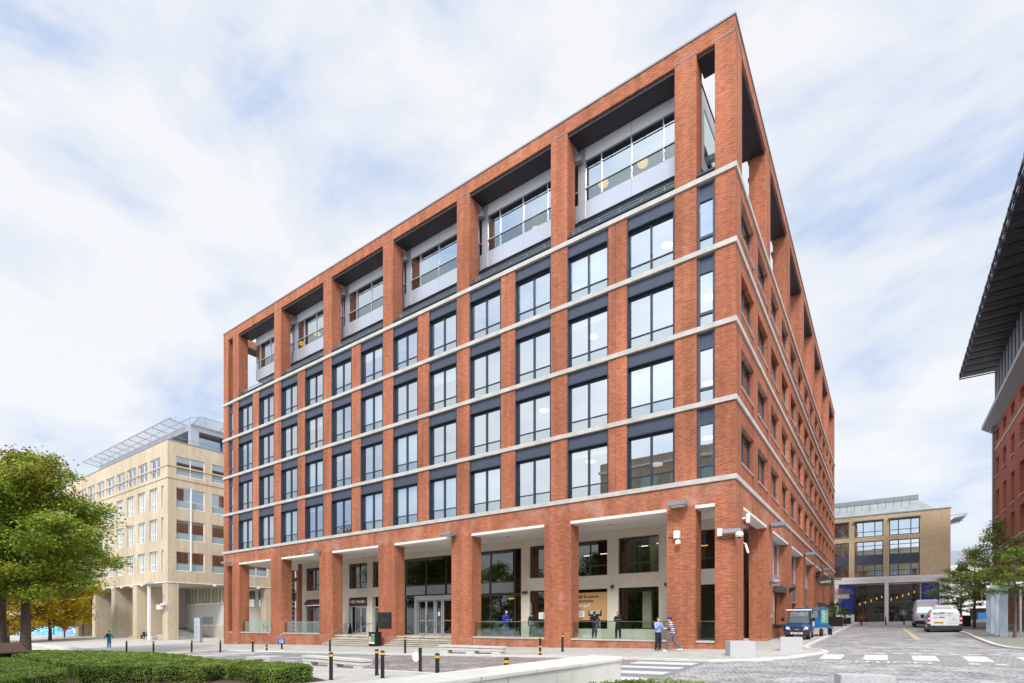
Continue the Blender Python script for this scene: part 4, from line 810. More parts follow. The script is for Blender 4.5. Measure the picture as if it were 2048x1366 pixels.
# ---- red brick building on the right with the big roof wing
RX = 16.5; rb = empty('office_building', (0, 0, 0), 'red brick building at the right edge under a huge dark overhanging roof', 'building')
mpH = lambda u, w, z: (RX+w, u, z)
rw = [(50.5-4.35*k, 52.4-4.35*k) for k in range(8)]
rows = [(9.9, 12.4), (13.35, 16.4), (18.05, 20.1), (22.0, 23.2)]
hs = [(a, b, z0, z1) for a, b in rw for z0, z1 in rows]+[(a-.6, b+.6, 1.0, 7.0) for a, b in rw]
c = MB(); holes_wall(c, 19, 54.3, 0, 24.0, hs, 0, .6, mpH); c.box(RX+.6, 53.7, 0, RX+20, 54.3, 24); c.box(RX+.6, 19, 0, RX+20, 19.5, 24); c.build('wall', 'brick_far', rb)
c = MB(); c.box(RX+.6, 19.5, 0, RX+.9, 53.6, 23.9); c.build('core', 'dark', rb)
c = MB(); c.box(RX-.15, 18.9, 9.1, RX+.001, 54.45, 9.5); c.box(RX-.25, 18.9, 9.5, RX+.001, 54.5, 9.65); c.box(RX-.06, 18.9, 21.1, RX, 54.4, 21.35); c.build('stone_band', 'stone', rb)
for a, b in rw[:5]:
    for z0, z1 in rows: window_unit('window', rb, mpH, a, b, z0, z1, ((a+b)/2,), ((z0+z1)/2,), .4, 'frame', 'glass_mirror', .08); 
    for z0, z1 in rows[1:3]: p = MB(); mbox(p, mpH, a-.1, b+.1, -.1, .4, z0-.12, z0-.002); p.build('window_sill', 'stone', rb)
    p = MB(); pr = [(a-.6, 5.5)]+[((a+b)/2-1.55*math.cos(t_), 5.5+1.5*math.sin(t_)) for t_ in np.linspace(0, math.pi, 9)]+[(b+.6, 7.05), (a-.6, 7.05)]
    window_unit('shop_window', rb, mpH, a-.6, b+.6, 1.0, 7.0, ((a+b)/2,), (4.5, 3.0), .4, 'frame', 'glass_dark', .1)
c = MB(); c.box(RX-.95, 18.5, 24.3, RX+.8, 55.1, 24.75); c.prism([(RX-.9, 24.3), (RX+.1, 23.6), (RX+.1, 24.3)], 18.6, 55.0, 'y'); c.build('eaves', 'navy', rb).data.materials[0] = M['steelgrey']
c = MB()
for k in range(20): c.tube((RX+.3, 54.6-1.8*k, 24.75), (RX+.3, 54.6-1.8*k, 30.9), .14)
c.box(RX+1.2, 19, 24.75, RX+1.3, 54, 30.9); c.build('upper_colonnade', 'steelgrey', rb)
c = MB(); n = 20; prof = []
for k in range(21): 
    y = 55.6-1.85*k; prof += [(y, 31.25), (y-.92, 31.10)]
prof += [(prof[-1][0], 31.7), (55.6, 31.7)]
c.prism([(a, b) for a, b in prof], RX-2.75, RX+14, 'x'); c.build('roof_wing', 'soffit_dark', rb)
c = MB()
for k in range(21): y = 55.55-1.85*k; c.box(RX-2.95, y-.04, 31.03, RX+1, y+.03, 31.15); c.box(RX-2.95, y-.06, 31.2, RX-2.76, y+.02, 31.9)
c.tube((RX-2.85, 55.5, 31.75), (RX-2.85, 18.5, 31.75), .09); c.build('roof_ribs', 'frame', rb)
c = MB(); c.tube((RX-.18, 52.9, .6), (RX-.18, 52.9, 23.3), .10); c.box(RX-.4, 52.6, 23.3, RX, 53.2, 23.8); c.build('downpipe', 'steelgrey', rb)
# ---- white building far behind the street trees
wb = empty('shop_building', (0, 0, 0), 'white fronted building far behind the street trees and vans', 'building')
c = MB(); hh = [(19+4*k, 21.2+4*k, z, z+1.8) for k in range(9) for z in (5.2, 8.6)]+[(18.5+5*k, 22.6+5*k, 1.6, 4.0) for k in range(7)]
holes_wall(c, 15, 55, 0, 11.8, hh, 0, .4, lambda u, w, z: (u, 96+w, z)); c.build('wall', 'white', wb); c = MB(); c.box(15, 96.5, 0, 55, 97, 11.7); c.build('core', 'dark', wb)
c = MB(); c.prism([(96, 11.8), (106, 11.8), (101, 15)], 15, 55); c.build('roof', 'steelgrey', wb)
for k in range(7): window_unit('shop_window', wb, lambda u, w, z: (u, 96+w, z), 18.5+5*k, 22.6+5*k, 1.6, 4.0, (20.5+5*k,), (), .1, 'frame', 'glass_dark', .1)
for k in range(9):
    for z in (5.2, 8.6): window_unit('window', wb, lambda u, w, z: (u, 96+w, z), 19+4*k, 21.2+4*k, z, z+1.8, (20.1+4*k,), (z+.9,), .1, 'white', 'glass_mirror', .1)
for k, (m__, x) in enumerate((('sky_blue', 18.8), ('orange', 21.6), ('sky_blue', 24.4))):
    p = MB(); p.box(x, 88, 1.7, x+2.2, 88.1, 3.1); p.box(x-.05, 88, 1.55, x, 88.1, 3.1); p.box(x+2.2, 88, 1.55, x+2.25, 88.1, 3.1); p.box(x, 88, 1.55, x+2.2, 88.1, 1.7)
    o = p.build('hoarding_panel', [('sky_blue' if m__ != 'orange' else mat('orange_panel', (.7, .28, .06), .6))]); tag(o, ('first bright blue', 'bright orange', 'second bright blue, beyond the orange')[k]+' hoarding panel far up the street behind the trees', 'hoarding')
# ---- brick building with yellow shopfront in the far left (turned square to the view)
fb = empty('shop_building', (-164.5, 12.0, -1.25), 'dark brick building with yellow cafe front in the distance behind the left trees', 'building', rz=math.radians(35.3))
mpK = lambda u, w, z: (u, w, z)
hh = [(-24+5*k, -21.5+5*k, z, z+2.2) for k in range(12) for z in (6.5, 10.5)]+[(-24+5.5*k, -19.6+5.5*k, .1, 3.4) for k in range(10)]
c = MB(); holes_wall(c, -26, 36, -1, 14.5, hh, 0, .4, mpK); c.build('wall', 'brick_far', fb); c = MB(); c.box(-26, .5, -1, 36, 1, 14.4); c.build('core', 'dark', fb)
c = MB(); c.box(-26, -.4, 3.5, 36, -.005, 4.3)
for k in range(11): c.box(-24.8+5.5*k, -.3, -.5, -24.1+5.5*k, -.005, 3.5)
c.build('shopfront', 'shopyellow', fb); c = MB(); c.prism([(-3.4, 4.5), (-.41, 6.0), (-.41, 4.5)], -26, 36); c.build('awning', 'roofmetal', fb)
for k in range(10): window_unit('shop_window', fb, mpK, -24+5.5*k, -19.6+5.5*k, .1, 3.4, (-22+5.5*k,), (2.6,), .1, 'shopyellow', 'glass_dark', .12)
for k in range(12):
    for z in (6.5, 10.5): window_unit('window', fb, mpK, -24+5*k, -21.5+5*k, z, z+2.2, (-22.7+5*k,), (), .1, 'white', 'glass_mirror', .1)
for k in range(4):
    x, y = -143.2+4.05*k, .35+2.87*k; o = bpy.data.objects.new('hoarding_panel', None); COL.objects.link(o); o.location = (x, y, g(x, y)); o.rotation_euler = (0, 0, math.radians(35.3))
    p = MB(); p.box(.05, 0, .1, 4.85, .08, 1.75); p.build('panel', 'hoard', o)
    q = MB(); q.box(0, -.05, .0, 4.9, .12, .1); q.box(4.85, -.03, .1, 4.93, .1, 1.82); q.build('frame', 'navyblue', o)
    p = MB(); rs = random.Random(k); [p.ell((rs.uniform(.4, 4.5), -.005, rs.uniform(.4, 1.5)), (rs.uniform(.05, .3), .012, rs.uniform(.04, .14)), 8, 4) for _ in range(16)]; p.build('pattern', 'white', o)['kind'] = 'stuff'
    tag(o, '%s blue patterned hoarding panel from the left, below the yellow trees' % ('first', 'second', 'third', 'fourth')[k], 'hoarding', 'blue hoarding across the far side of the square')
# ---- pale building on the near side of the square, seen as reflections in the windows
nb = empty('office_building', (0, 0, 0), 'buff brick building across the square, seen only as a reflection in the lower windows', 'building')
mpN = lambda u, w, z: (u, -46-w, z)
hh = [(-28+4.4*k, -25.2+4.4*k, z, z+2.6) for k in range(14) for z in (4.5, 8.5, 12.5, 16.5, 20.5)]
c = MB(); holes_wall(c, -30, 34, -2, 26, hh, 0, .4, mpN); c.box(-30, -60, -2, 34, -46.5, 25.8); c.build('wall', 'buff', nb)
for z in (8, 16.2, 24.5): c = MB(); c.box(-30.2, -46, z, 34.2, -45.8, z+.35); c.build('stone_band', 'white', nb)
wq = window_unit('window', None, lambda u, w, z: (u, -w, z), 0, 2.8, 0, 2.6, (1.4,), (1.0,), .2, 'white', 'glass_mirror', .12); first = True
for a, b, z0, z1 in hh:
    o = wq if first else copy_tree(wq); first = False; o.location = (a, -46, z0); o.parent = nb

# ================================================================== TREES AND PLANTS
def make_tree(name, label, loc, H, R, trunk_r, crown0, lm, leafsize, nl, seed, group=None, squash=.5, limbs=26, extra=None, dens=1.0, profile=None, lean=0):
    rnd = random.Random(seed); root = empty(name, loc, label, 'tree', group)
    tr = MB(); tr.smooth = True; pts = []
    hs_ = np.linspace(0, H*.96, 10); prev = Vector((0, 0, -.3)); pr = trunk_r*1.25; axis = []
    for i, h in enumerate(hs_):
        p = Vector((rnd.uniform(-.02, .02)*h+lean*h, rnd.uniform(-.02, .02)*h, h)); r = trunk_r*(1-.93*(h/H)**.9)
        tr.tube(prev, p, pr, r, 10, False); prev = p; pr = r; axis.append(p)
    P = []; NN = []
    def pos(h): 
        t = h/(H*.96)*9; i = min(8, int(t)); return axis[i].lerp(axis[i+1], t-i)
    prof = profile or (lambda t: math.sin(math.pi*min(1, (t*.93+.07))**.75)**.8)
    for k in range(limbs):
        t = (k+rnd.random()*.6)/limbs; h = crown0+(H*.97-crown0)*t; L0 = R*prof(t)*rnd.uniform(.66, 1.12); az = k*2.399+rnd.uniform(-.4, .4)
        up = .12+.75*t*t; base = pos(h*.97); a = base; r = trunk_r*.38*(1-.75*t)+.015; n = 5
        d = Vector((math.cos(az), math.sin(az), up)).normalized(); lpts = [a]
        for q in range(n):
            b = a+d*(L0/n)*1.0; tr.tube(a, b, r, r*.72, 6, False); r *= .72; a = b; lpts.append(b); d = (d+Vector((rnd.uniform(-.22, .22), rnd.uniform(-.22, .22), rnd.uniform(-.14, .12)))).normalized()
        subs = max(3, int(L0*2.2*dens))
        for s_ in range(subs):
            u = rnd.uniform(.22, 1.0); i = min(n-1, int(u*n)); c = lpts[i].lerp(lpts[i+1], u*n-i)
            ang = az+rnd.choice((-1, 1))*rnd.uniform(.3, 1.3); sl_ = L0*rnd.uniform(.16, .34)*(1.15-u*.5)
            e_ = c+Vector((math.cos(ang)*sl_, math.sin(ang)*sl_, rnd.uniform(-.32, .45)*sl_)); tr.tube(c, e_, .018+.01*L0/5, .006, 4, False)
            for w_ in range(3):
                cc = c.lerp(e_, .35+.32*w_); P.append(cc); NN.append(1)
        P.append(lpts[-1]); NN.append(1)
    tr.build('trunk', 'bark', root)
    C = np.array([tuple(p) for p in P]); per = max(3, int(nl/len(C)))
    sp = R*.085/(dens**.3); Q = np.repeat(C, per, 0)+RNG.normal(0, 1, (len(C)*per, 3))*np.array([sp, sp, sp*squash])
    Nn = np.tile(np.array([[.0, 0, 1.]]), (len(Q), 1))
    leaves('crown', Q, Nn, leafsize, lm, root, .8, .55)
    if extra:
        lm2, zmin, frac = extra; sel = C[(C[:, 2] > zmin)]; sel = sel[RNG.random(len(sel)) < frac]; pp = max(3, int(per*.8))
        if len(sel): Q = np.repeat(sel, pp, 0)+RNG.normal(0, 1, (len(sel)*pp, 3))*np.array([sp, sp, sp*squash])*1.1+np.array([0, 0, .25]); leaves('crown_tips', Q, np.tile(np.array([[0, 0, 1.]]), (len(Q), 1)), leafsize, lm2, root, .8, .6)
    return root
def mapleprof(t): return .80+.20*math.sin(math.pi*min(1, t*1.5)) if t < .42 else max(.10, 1.0-((t-.42)/.58)**1.25*.90)
def at(px, d): m = (px-1024)/1057; return EYE[0]+(.8161*m-.5779)*d, EYE[1]+(.5779*m+.8161)*d
x, y = at(51, 38); make_tree('maple_tree', 'large green maple with reddish tips, nearest tree on the left', (x, y, g(x, y)+.1), 15.2, 5.5, .36, 4.7, 'leaf', .21, 62000, 11, 'maples on the left of the square', .6, 50, ('leaf_red', 11.8, .20), 1.15, mapleprof)
x, y = at(2, 43); make_tree('maple_tree', 'dark trunked green maple at the left edge of the photo', (x, y, g(x, y)+.1), 15.5, 7.2, .46, 5.2, 'leaf', .23, 34000, 12, 'maples on the left of the square', .6, 34, ('leaf_red', 11.5, .35), 1.0, mapleprof)
x, y = at(100, 82); make_tree('yellow_tree', 'golden yellow autumn tree behind the big maple trunk', (x, y, g(x, y)), 12, 6.5, .25, 2.2, 'leaf_yellow', .36, 16000, 13, 'yellow autumn trees in the distance', .6, 28, None, .9)
x, y = at(15, 74); make_tree('yellow_tree', 'golden yellow autumn tree at the left edge of the photo', (x, y, g(x, y)), 11, 6.5, .25, 1.6, 'leaf_yellow', .36, 14000, 14, 'yellow autumn trees in the distance', .6, 26, None, .9)
x, y = at(165, 98); make_tree('yellow_tree', 'golden yellow autumn tree just left of the buff arcade', (x, y, g(x, y)), 12, 5.5, .25, 2.6, 'leaf_yellow', .4, 9000, 15, 'yellow autumn trees in the distance', .6, 24, None, .9)
def coneprof(t): return max(.08, (math.sin(math.pi*min(1, t*1.35+.12))**.6 if t < .35 else 1.0-((t-.35)/.65)**1.0*.92))
sl_ = 'slender street trees on the right'
make_tree('street_tree', 'tallest green street tree, just left of the grey kiosk fins', (13.4, 27.8, g(13.4, 27.8)+PAV), 9.0, 3.1, .12, 2.3, 'leaf_r', .13, 11000, 21, sl_, .6, 30, None, 1.4, coneprof)
make_tree('street_tree', 'green street tree with thin trunk beside the white vans', (12.48, 31.5, g(12.48, 31.5)+PAV), 7.0, 2.9, .13, 2.4, 'leaf_r', .12, 7000, 22, sl_, .6, 24, None, 1.3, coneprof)
make_tree('street_tree', 'young green street tree in front of the glass kiosk, nearest on the right', (12.34, 13.1, g(12.34, 13.1)+PAV), 5.4, 2.0, .09, 2.5, 'leaf_r', .10, 6500, 23, sl_, .6, 22, None, 1.6, coneprof, lean=.02)
make_tree('street_tree', 'small far street tree directly behind the white vans', (12.9, 46, g(12.9, 46)+PAV), 6.6, 2.6, .11, 2.0, 'leaf_r', .14, 7000, 24, sl_, .6, 22, None, 1.2, coneprof)
# trees of the garden behind the viewpoint, mirrored in the ground floor glass
gt = None
for i, (x, y) in enumerate(((-30, -36), (-39, -39), (-21, -37), (-48, -36), (-58, -40), (-34, -47), (-14, -41))):
    lab = ('first', 'second', 'third', 'fourth', 'fifth', 'sixth', 'seventh')[i]+' leafy garden tree seen only mirrored in the ground floor glass'
    if gt is None: gt = make_tree('garden_tree', lab, (x, y, g(x, y)), 14, 6.0, .28, 1.8, 'leaf', .32, 13000, 31, 'garden trees mirrored in the ground floor glass', .6, 26)
    else: o = copy_tree(gt); o.location = (x, y, g(x, y)); o.rotation_euler = (0, 0, i*1.3); o['label'] = lab
# bare pinkish tree at the street end
def bare(loc, H, label, n=70):
    root = empty('bare_tree', loc, label, 'tree'); b = MB(); rnd = random.Random(9)
    def grow(a, d, l, r, k):
        e_ = a+d*l; b.tube(a, e_, r, r*.7, 5 if r > .03 else 3, False)
        if k:
            for _ in range(3): grow(e_, (d+Vector((rnd.uniform(-.7, .7), rnd.uniform(-.7, .7), rnd.uniform(-.25, .5)))).normalized(), l*.74, r*.62, k-1)
    grow(Vector((0, 0, 0)), Vector((0, 0, 1)), H*.27, .10, 5); b.build('branches', 'twig', root); return root
bare((.9, 62, g(.9, 62)), 6.2, 'leafless pinkish tree in front of the blue mural at the street end')

def palm(loc, s, label, group):
    root = empty('potted_palm', loc, label, 'potted plant', group); p = MB(); p.cbox(-.75*s, -.75*s, 0, .75*s, .75*s, .95*s, .03); p.build('pot', 'black', root)
    t = MB(); t.tube((0, 0, .9*s), (0, 0, 1.5*s), .11*s, .09*s); t.build('trunk', 'bark', root); f = MB(); rnd = random.Random(int(s*100))
    for k in range(34):
        az = k*2.4; el = rnd.uniform(-.35, 1.2); L_ = s*rnd.uniform(.8, 1.2); d = Vector((math.cos(az)*math.cos(el), math.sin(az)*math.cos(el), math.sin(el))); base = Vector((0, 0, 1.5*s)); e_ = base+d*L_*.55; f.tube(base, e_, .012, .01, 4)
        for j in range(13):
            a = (j-6)/6*1.15; sd_ = d.cross(Vector((0, 0, 1))).normalized(); dd = (d*math.cos(a)+sd_*math.sin(a)).normalized(); tip = e_+dd*L_*.55+Vector((0, 0, -.14*s)); w_ = dd.cross(Vector((0, 0, 1))).normalized()*.02*s
            f.quad(e_-w_*.3, e_+dd*L_*.3-w_*1.6, tip, e_+dd*L_*.3+w_*1.6)
    f.build('fronds', 'leaf_p', root); return root
palm((1.35, 43.5, g(1.35, 43.5)+PAV), 1.15, 'fan palm in a black pot beside the brick piers behind the blue cart', 'potted palms')
palm((1.75, 55.5, g(1.75, 55.5)+PAV), .9, 'smaller fan palm in a black pot near the far bollards', 'potted palms')
palm((12.0, 38, g(12.0, 38)+PAV), 1.1, 'dark fan palm in a black pot beyond the white vans', 'potted palms')

# hedges: clipped box, leaf shells over a solid core coloured dark as inner shade
def hedge(poly, h, label, group, dens=900, size=.055):
    cx = sum(p[0] for p in poly)/len(poly); cy = sum(p[1] for p in poly)/len(poly); gz = g(cx, cy)
    root = empty('box_hedge', (cx, cy, gz), label, 'hedge', group)
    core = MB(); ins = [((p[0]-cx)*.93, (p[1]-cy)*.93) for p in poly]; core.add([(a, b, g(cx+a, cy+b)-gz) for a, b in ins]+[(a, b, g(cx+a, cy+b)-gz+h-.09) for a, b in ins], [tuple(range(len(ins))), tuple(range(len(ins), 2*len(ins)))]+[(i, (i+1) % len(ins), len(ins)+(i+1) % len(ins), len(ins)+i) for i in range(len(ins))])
    core.build('shade_core', 'hedge_shade', root)
    P, Nn = [], []
    n = len(poly); X0, X1 = min(p[0] for p in poly), max(p[0] for p in poly); Y0, Y1 = min(p[1] for p in poly), max(p[1] for p in poly)
    k = int((X1-X0)*(Y1-Y0)*dens); xs = RNG.uniform(X0, X1, k); ys = RNG.uniform(Y0, Y1, k); keep = [inside(a, b, poly) for a, b in zip(xs, ys)]; xs, ys = xs[keep], ys[keep]
    und = .022*np.sin(xs*5.1+ys*2.2)+.02*np.sin(ys*7.3-xs*1.7)
    zs = np.array([g(a, b) for a, b in zip(xs, ys)])+h-np.abs(RNG.normal(0, .035, len(xs)))+und; P.append(np.stack([xs-cx, ys-cy, zs-gz], 1)); Nn.append(np.tile([[0, 0, 1.]], (len(xs), 1)))
    for i in range(n):
        (ax, ay), (bx, by) = poly[i], poly[(i+1) % n]; Ln = math.hypot(bx-ax, by-ay); k = int(Ln*h*dens*.80); u = RNG.random(k); v = RNG.random(k)**.85; nx, ny = (by-ay)/Ln, -(bx-ax)/Ln
        q = (RNG.random(k) < .5+.5*v); u, v = u[q], v[q]; dpt = -np.abs(RNG.normal(0, .045, len(u)))+.03*np.sin(u*Ln*4)+.03*np.sin(v*9+u*3)-.10*(v > .93)
        px_, py_ = ax+(bx-ax)*u+nx*dpt, ay+(by-ay)*u+ny*dpt; pz = np.array([g(a, b) for a, b in zip(px_, py_)])+v*h
        P.append(np.stack([px_-cx, py_-cy, pz-gz], 1)); Nn.append(np.tile([[nx, ny, .25]], (len(u), 1)))
    P = np.concatenate(P); Nn = np.concatenate(Nn); leaves('foliage', P, Nn, size, 'leaf_h', root, .75, .45); return root
hg = 'clipped box hedges in the foreground'
hedge([(-11.1, -18.75), (-10.15, -17.5), (-11.75, -16.7), (-14.2, -16.75), (-14.35, -18.45)], .62, 'clipped hedge block at the right end of the hedge row, beside a bollard', hg, 1500, .05)
hedge([(-13.95, -19.35), (-14.5, -18.6), (-14.35, -16.85), (-17.0, -17.4), (-16.4, -20.15)], .69, 'clipped hedge block second from the right end of the row', hg, 1300, .052)
hedge([(-16.5, -20.3), (-17.1, -17.5), (-21, -16.8), (-19.5, -21.7)], .75, 'clipped hedge block third from the right end of the row', hg, 1200, .052)
hedge([(-19.8, -21.35), (-21.2, -16.8), (-27, -16.2), (-38, -16.7), (-50, -18.0), (-50, -19), (-30.4, -20.4)], .77, 'long low hedge running back to the left below the maple trunks', hg, 620, .07)
hedge([(-14.6, -24.6), (-16.6, -22.7), (-18.2, -22.2), (-30.4, -20.9), (-38, -21.3), (-36, -24.6)], .76, 'nearest hedge block in the bottom left corner of the photo', hg, 900, .055)
sheet('planting_bed', [(-10.4, -19.5), (-10, -17), (-12, -16.4), (-30, -16), (-56, -17.2), (-54, -30), (-14, -30)], PAV+.006, 'woodbox')
hedge([(1.6, -21.6), (1.7, -19.0), (2.6, -18.2), (3.8, -18.6), (3.9, -21.8)], .82, 'low green shrub top showing at the bottom edge beside the white wall', None, 1300, .05)
# kerb edging of the planted area left
strip('stone_edging', [(-48.3, -11.9), (-60, -10.4), (-78, -9.0), (-100, -7.5)], .35, PAV+.22, 'concrete', .3, kind=None, label='pale stone edging of the planted area left of the walking person', cat='edging')
strip('stone_edging', [(-44, -13.2), (-56, -12.6), (-74, -12.0), (-96, -11.6)], .3, PAV+.2, 'concrete', .3, kind=None, label='lower pale stone edging between the maple trunks and the upper edging', cat='edging')

# ================================================================== FOREGROUND WALL AND BLOCKS
c = MB()
wl = [(-1.62, -22.6), (-.86, -18.0), (.05, -15.25), (.95, -16.05), (.62, -18.6), (-.2, -22.6)]
wt = g(.5, -16)+1.0
wt = .545
w_ = MB()
def poly_block(mb, poly, z0, z1, b=.02):
    bm = bmesh.new(); vs = [bm.verts.new((x, y, z0)) for x, y in poly]; f = bm.faces.new(vs); ex = bmesh.ops.extrude_face_region(bm, geom=[f])['geom']
    for v in ex:
        if isinstance(v, bmesh.types.BMVert): v.co.z = z1
    bmesh.ops.recalc_face_normals(bm, faces=bm.faces); bmesh.ops.bevel(bm, geom=[e_ for e_ in bm.edges], offset=b, segments=2, affect='EDGES'); return mb.addbm(bm)
fw_ = empty('garden_wall', (0, 0, 0), 'long pale stone faced garden wall with flat coping in the foreground', 'wall')
c = MB(); poly_block(c, [(-.16, -24.2), (-.26, -15.55), (.60, -15.62), (.84, -16.2), (.80, -24.2)], -1.0, .475, .004); c.build('wall_body', 'wallstone', fw_)
c = MB(); poly_block(c, [(-.20, -24.25), (-.30, -15.5), (.63, -15.58), (.88, -16.2), (.84, -24.25)], .48, .555, .012); c.build('coping', 'wallstone', fw_)
c = MB()
for y in (-17.6, -19.3, -21.0, -22.7): c.box(.80, y, -.9, .8262, y+.008, .474) 
for y in (-18.4, -20.1, -21.8): c.box(.83, y, .482, .864, y+.008, .553)
c.build('joints', 'steelgrey', fw_)
c = MB(); c.cbox(1.3, -22.3, -.9, 4.3, -18.1, -.25, .03)
def granite_block(x, y, sx, sy, h, rz, label, zo=0):
    b = MB(); b.cbox(-sx/2, -sy/2, 0, sx/2, sy/2, h, .018); o = b.build('granite_block', 'granite'); o.location = (x, y, G(x, y)-.05+zo); o.rotation_euler = (0, 0, rz); tag(o, label, 'stone block', 'granite blocks beside the crossing')
granite_block(.98, -3.55, 1.05, .95, .70, .45, 'large speckled granite block on the pavement corner below the brick corner pier')
granite_block(2.55, -.05, .95, .75, .68, .15, 'speckled granite block in front of the blue cart')
granite_block(5.9, -15.0, 1.0, .55, .72, .30, 'speckled granite block cut off by the bottom edge of the photo')
granite_block(-17.4, -15.1, 1.3, 1.0, .62, .35, 'speckled granite block behind the right end of the hedge')
def bench(x, y, rz, L_, label):
    r_ = empty('stone_bench', (x, y, G(x, y)), label, 'bench', 'long stone benches', rz)
    s = MB(); s.cbox(0, 0, .38, L_, .55, .50, .015); s.build('seat', 'concrete', r_); s = MB(); s.cbox(.03, .03, .22, L_-.03, .52, .355, .012); s.build('beam', 'concrete', r_)
    s = MB(); s.box(.05, .05, .356, L_-.05, .5, .379); s.build('shadow_gap', 'frame', r_)
    for a in (.05, L_*.44, L_-.75): s = MB(); s.cbox(a, .05, -.06, a+.62, .50, .219, .012); s.build('leg', 'concrete', r_)
bench(-16.9, -13.55, -.06, 4.9, 'long pale stone bench on the left, beside the hedge end'); bench(-15.35, -5.6, .06, 4.5, 'long pale stone bench on the right, in front of the office steps')
# ---- bollards
def bollard_proto():
    r_ = bpy.data.objects.new('bollard', None); COL.objects.link(r_)
    b = MB(); b.smooth = False; b.lathe((0, 0, 0), [(.085, 0), (.085, .03), (.068, .035), (.066, .44), (.075, .445), (.075, .47), (.066, .475), (.064, .80), (.076, .805), (.076, .83), (.066, .835), (.066, .93), (.080, .935), (.080, .965), (.06, .985), (.02, .995)], 16); b.build('post', 'black', r_)
    b = MB(); b.lathe((0, 0, 0), [(.0705, .842), (.0705, .922)], 16); b.build('band', 'yellow', r_); return r_
bp_ = bollard_proto(); first = True
BOL = [(-45.7, -11.11, 'far left bollard, first from the left beyond the hedge'), (-39.95, -11.27, 'second bollard from the left beyond the hedge'), (-38.26, -9.25, 'third bollard from the left, at the left end of the zebra crossing'), (-36.4, -7.96, 'fourth bollard from the left, beside the left corner of the brick building'),
 (-33.67, -6.84, 'bollard in front of the leftmost low brick wall, left of the blue arrow sign'), (-32.9, -4.9, 'bollard carrying the small blue arrow sign'), (-25.24, -5.95, 'bollard in front of the left stone steps, behind the left bench'),
 (-10.03, -16.83, 'near bollard between the hedge end and the left bench'), (-9.51, -15.18, 'near bollard at the right end of the left bench, left one of the pair'), (-8.56, -15.72, 'near bollard at the right end of the left bench, right one of the pair'), (-17.75, -5.97, 'bollard between the left steps and the right bench, by the second flight of steps'),
 (-5.3, -16.32, 'near bollard in front of the cobbles with its foot hidden by the pale wall'), (-2.46, -16.51, 'bollard top peeping over the pale garden wall'), (-8.44, -2.92, 'bollard close to the brick pier right of the right bench'),
 (2.34, 45.52, 'first bollard from the left across the street end, beside the potted palm'), (3.89, 46.49, 'second bollard from the left across the street end'), (6.24, 48.24, 'third bollard from the left across the street end, below the white column'), (8.0, 48.88, 'fourth bollard from the left across the street end, next to the white vans')]
for x, y, lab in BOL:
    o = bp_ if first else copy_tree(bp_); first = False; o.location = (x, y, G(x, y)); o['label'] = 'banded '+lab; o['category'] = 'bollard'; o['group'] = 'black bollards with a yellow band'
def multi(x, y, zs, label, h=1.0, cat='bollard', disc=False):
    r_ = empty('bollard', (x, y, G(x, y)), label, 'bollard', 'black bollards with a yellow band'); b = MB(); b.lathe((0, 0, 0), [(.085, 0), (.085, .03), (.066, .035), (.064, .44*h), (.075, .445*h), (.075, .47*h), (.064, .475*h), (.064, .80*h), (.076, .805*h), (.076, .83*h), (.066, .835*h), (.066, .93*h), (.080, .935*h), (.08, .965*h), (.06, .985*h)], 16); b.build('post', 'black', r_)
    for z in zs: b = MB(); b.lathe((0, 0, 0), [(.078, z), (.078, z+.07)], 16); b.build('band', 'yellow', r_)
    if disc: b = MB(); b.lathe((0, 0, 0), [(.0, -.02), (.20, -.02), (.21, .02), (.0, .03)], 20); q = b.build('round_cover', 'white', r_); q.location = (-.22, -.02, .62); q.rotation_euler = (math.radians(90), 0, math.radians(25)); q.scale = (.75, 1, 1)
multi(-8.47, -5.21, (.86, .40, .10), 'black bollard with three yellow bands in front of the tall brick pier'); multi(-32.3, -6.5, (.50, .24), 'short black bollard with two yellow bands below the blue arrow sign', .62)
multi(-9.09, -13.3, (), 'plain black bollard with a round white cover on its side', disc=True)
s = MB(); s.cbox(-.30, -.012, 0, .30, .012, .44, .005); o = s.build('arrow_sign', 'sky_blue'); o.data.materials[0] = mat('sign_blue', (.01, .08, .42), .5); o.location = (-32.78, -5.02, G(-32.9, -4.9)+.42); o.rotation_euler = (0, 0, .5); tag(o, 'small blue sign with a white arrow fixed to a bollard', 'sign')
s = MB(); s.box(-.18, -.02, .12, .08, -.013, .17); s.add([(.08, -.02, .06), (.2, -.02, .145), (.08, -.02, .23)], [(0, 1, 2)]); s.box(-.2, -.02, .28, -.05, -.013, .33); s.box(.0, -.02, .28, .2, -.013, .33); s.build('arrow', 'white', o)
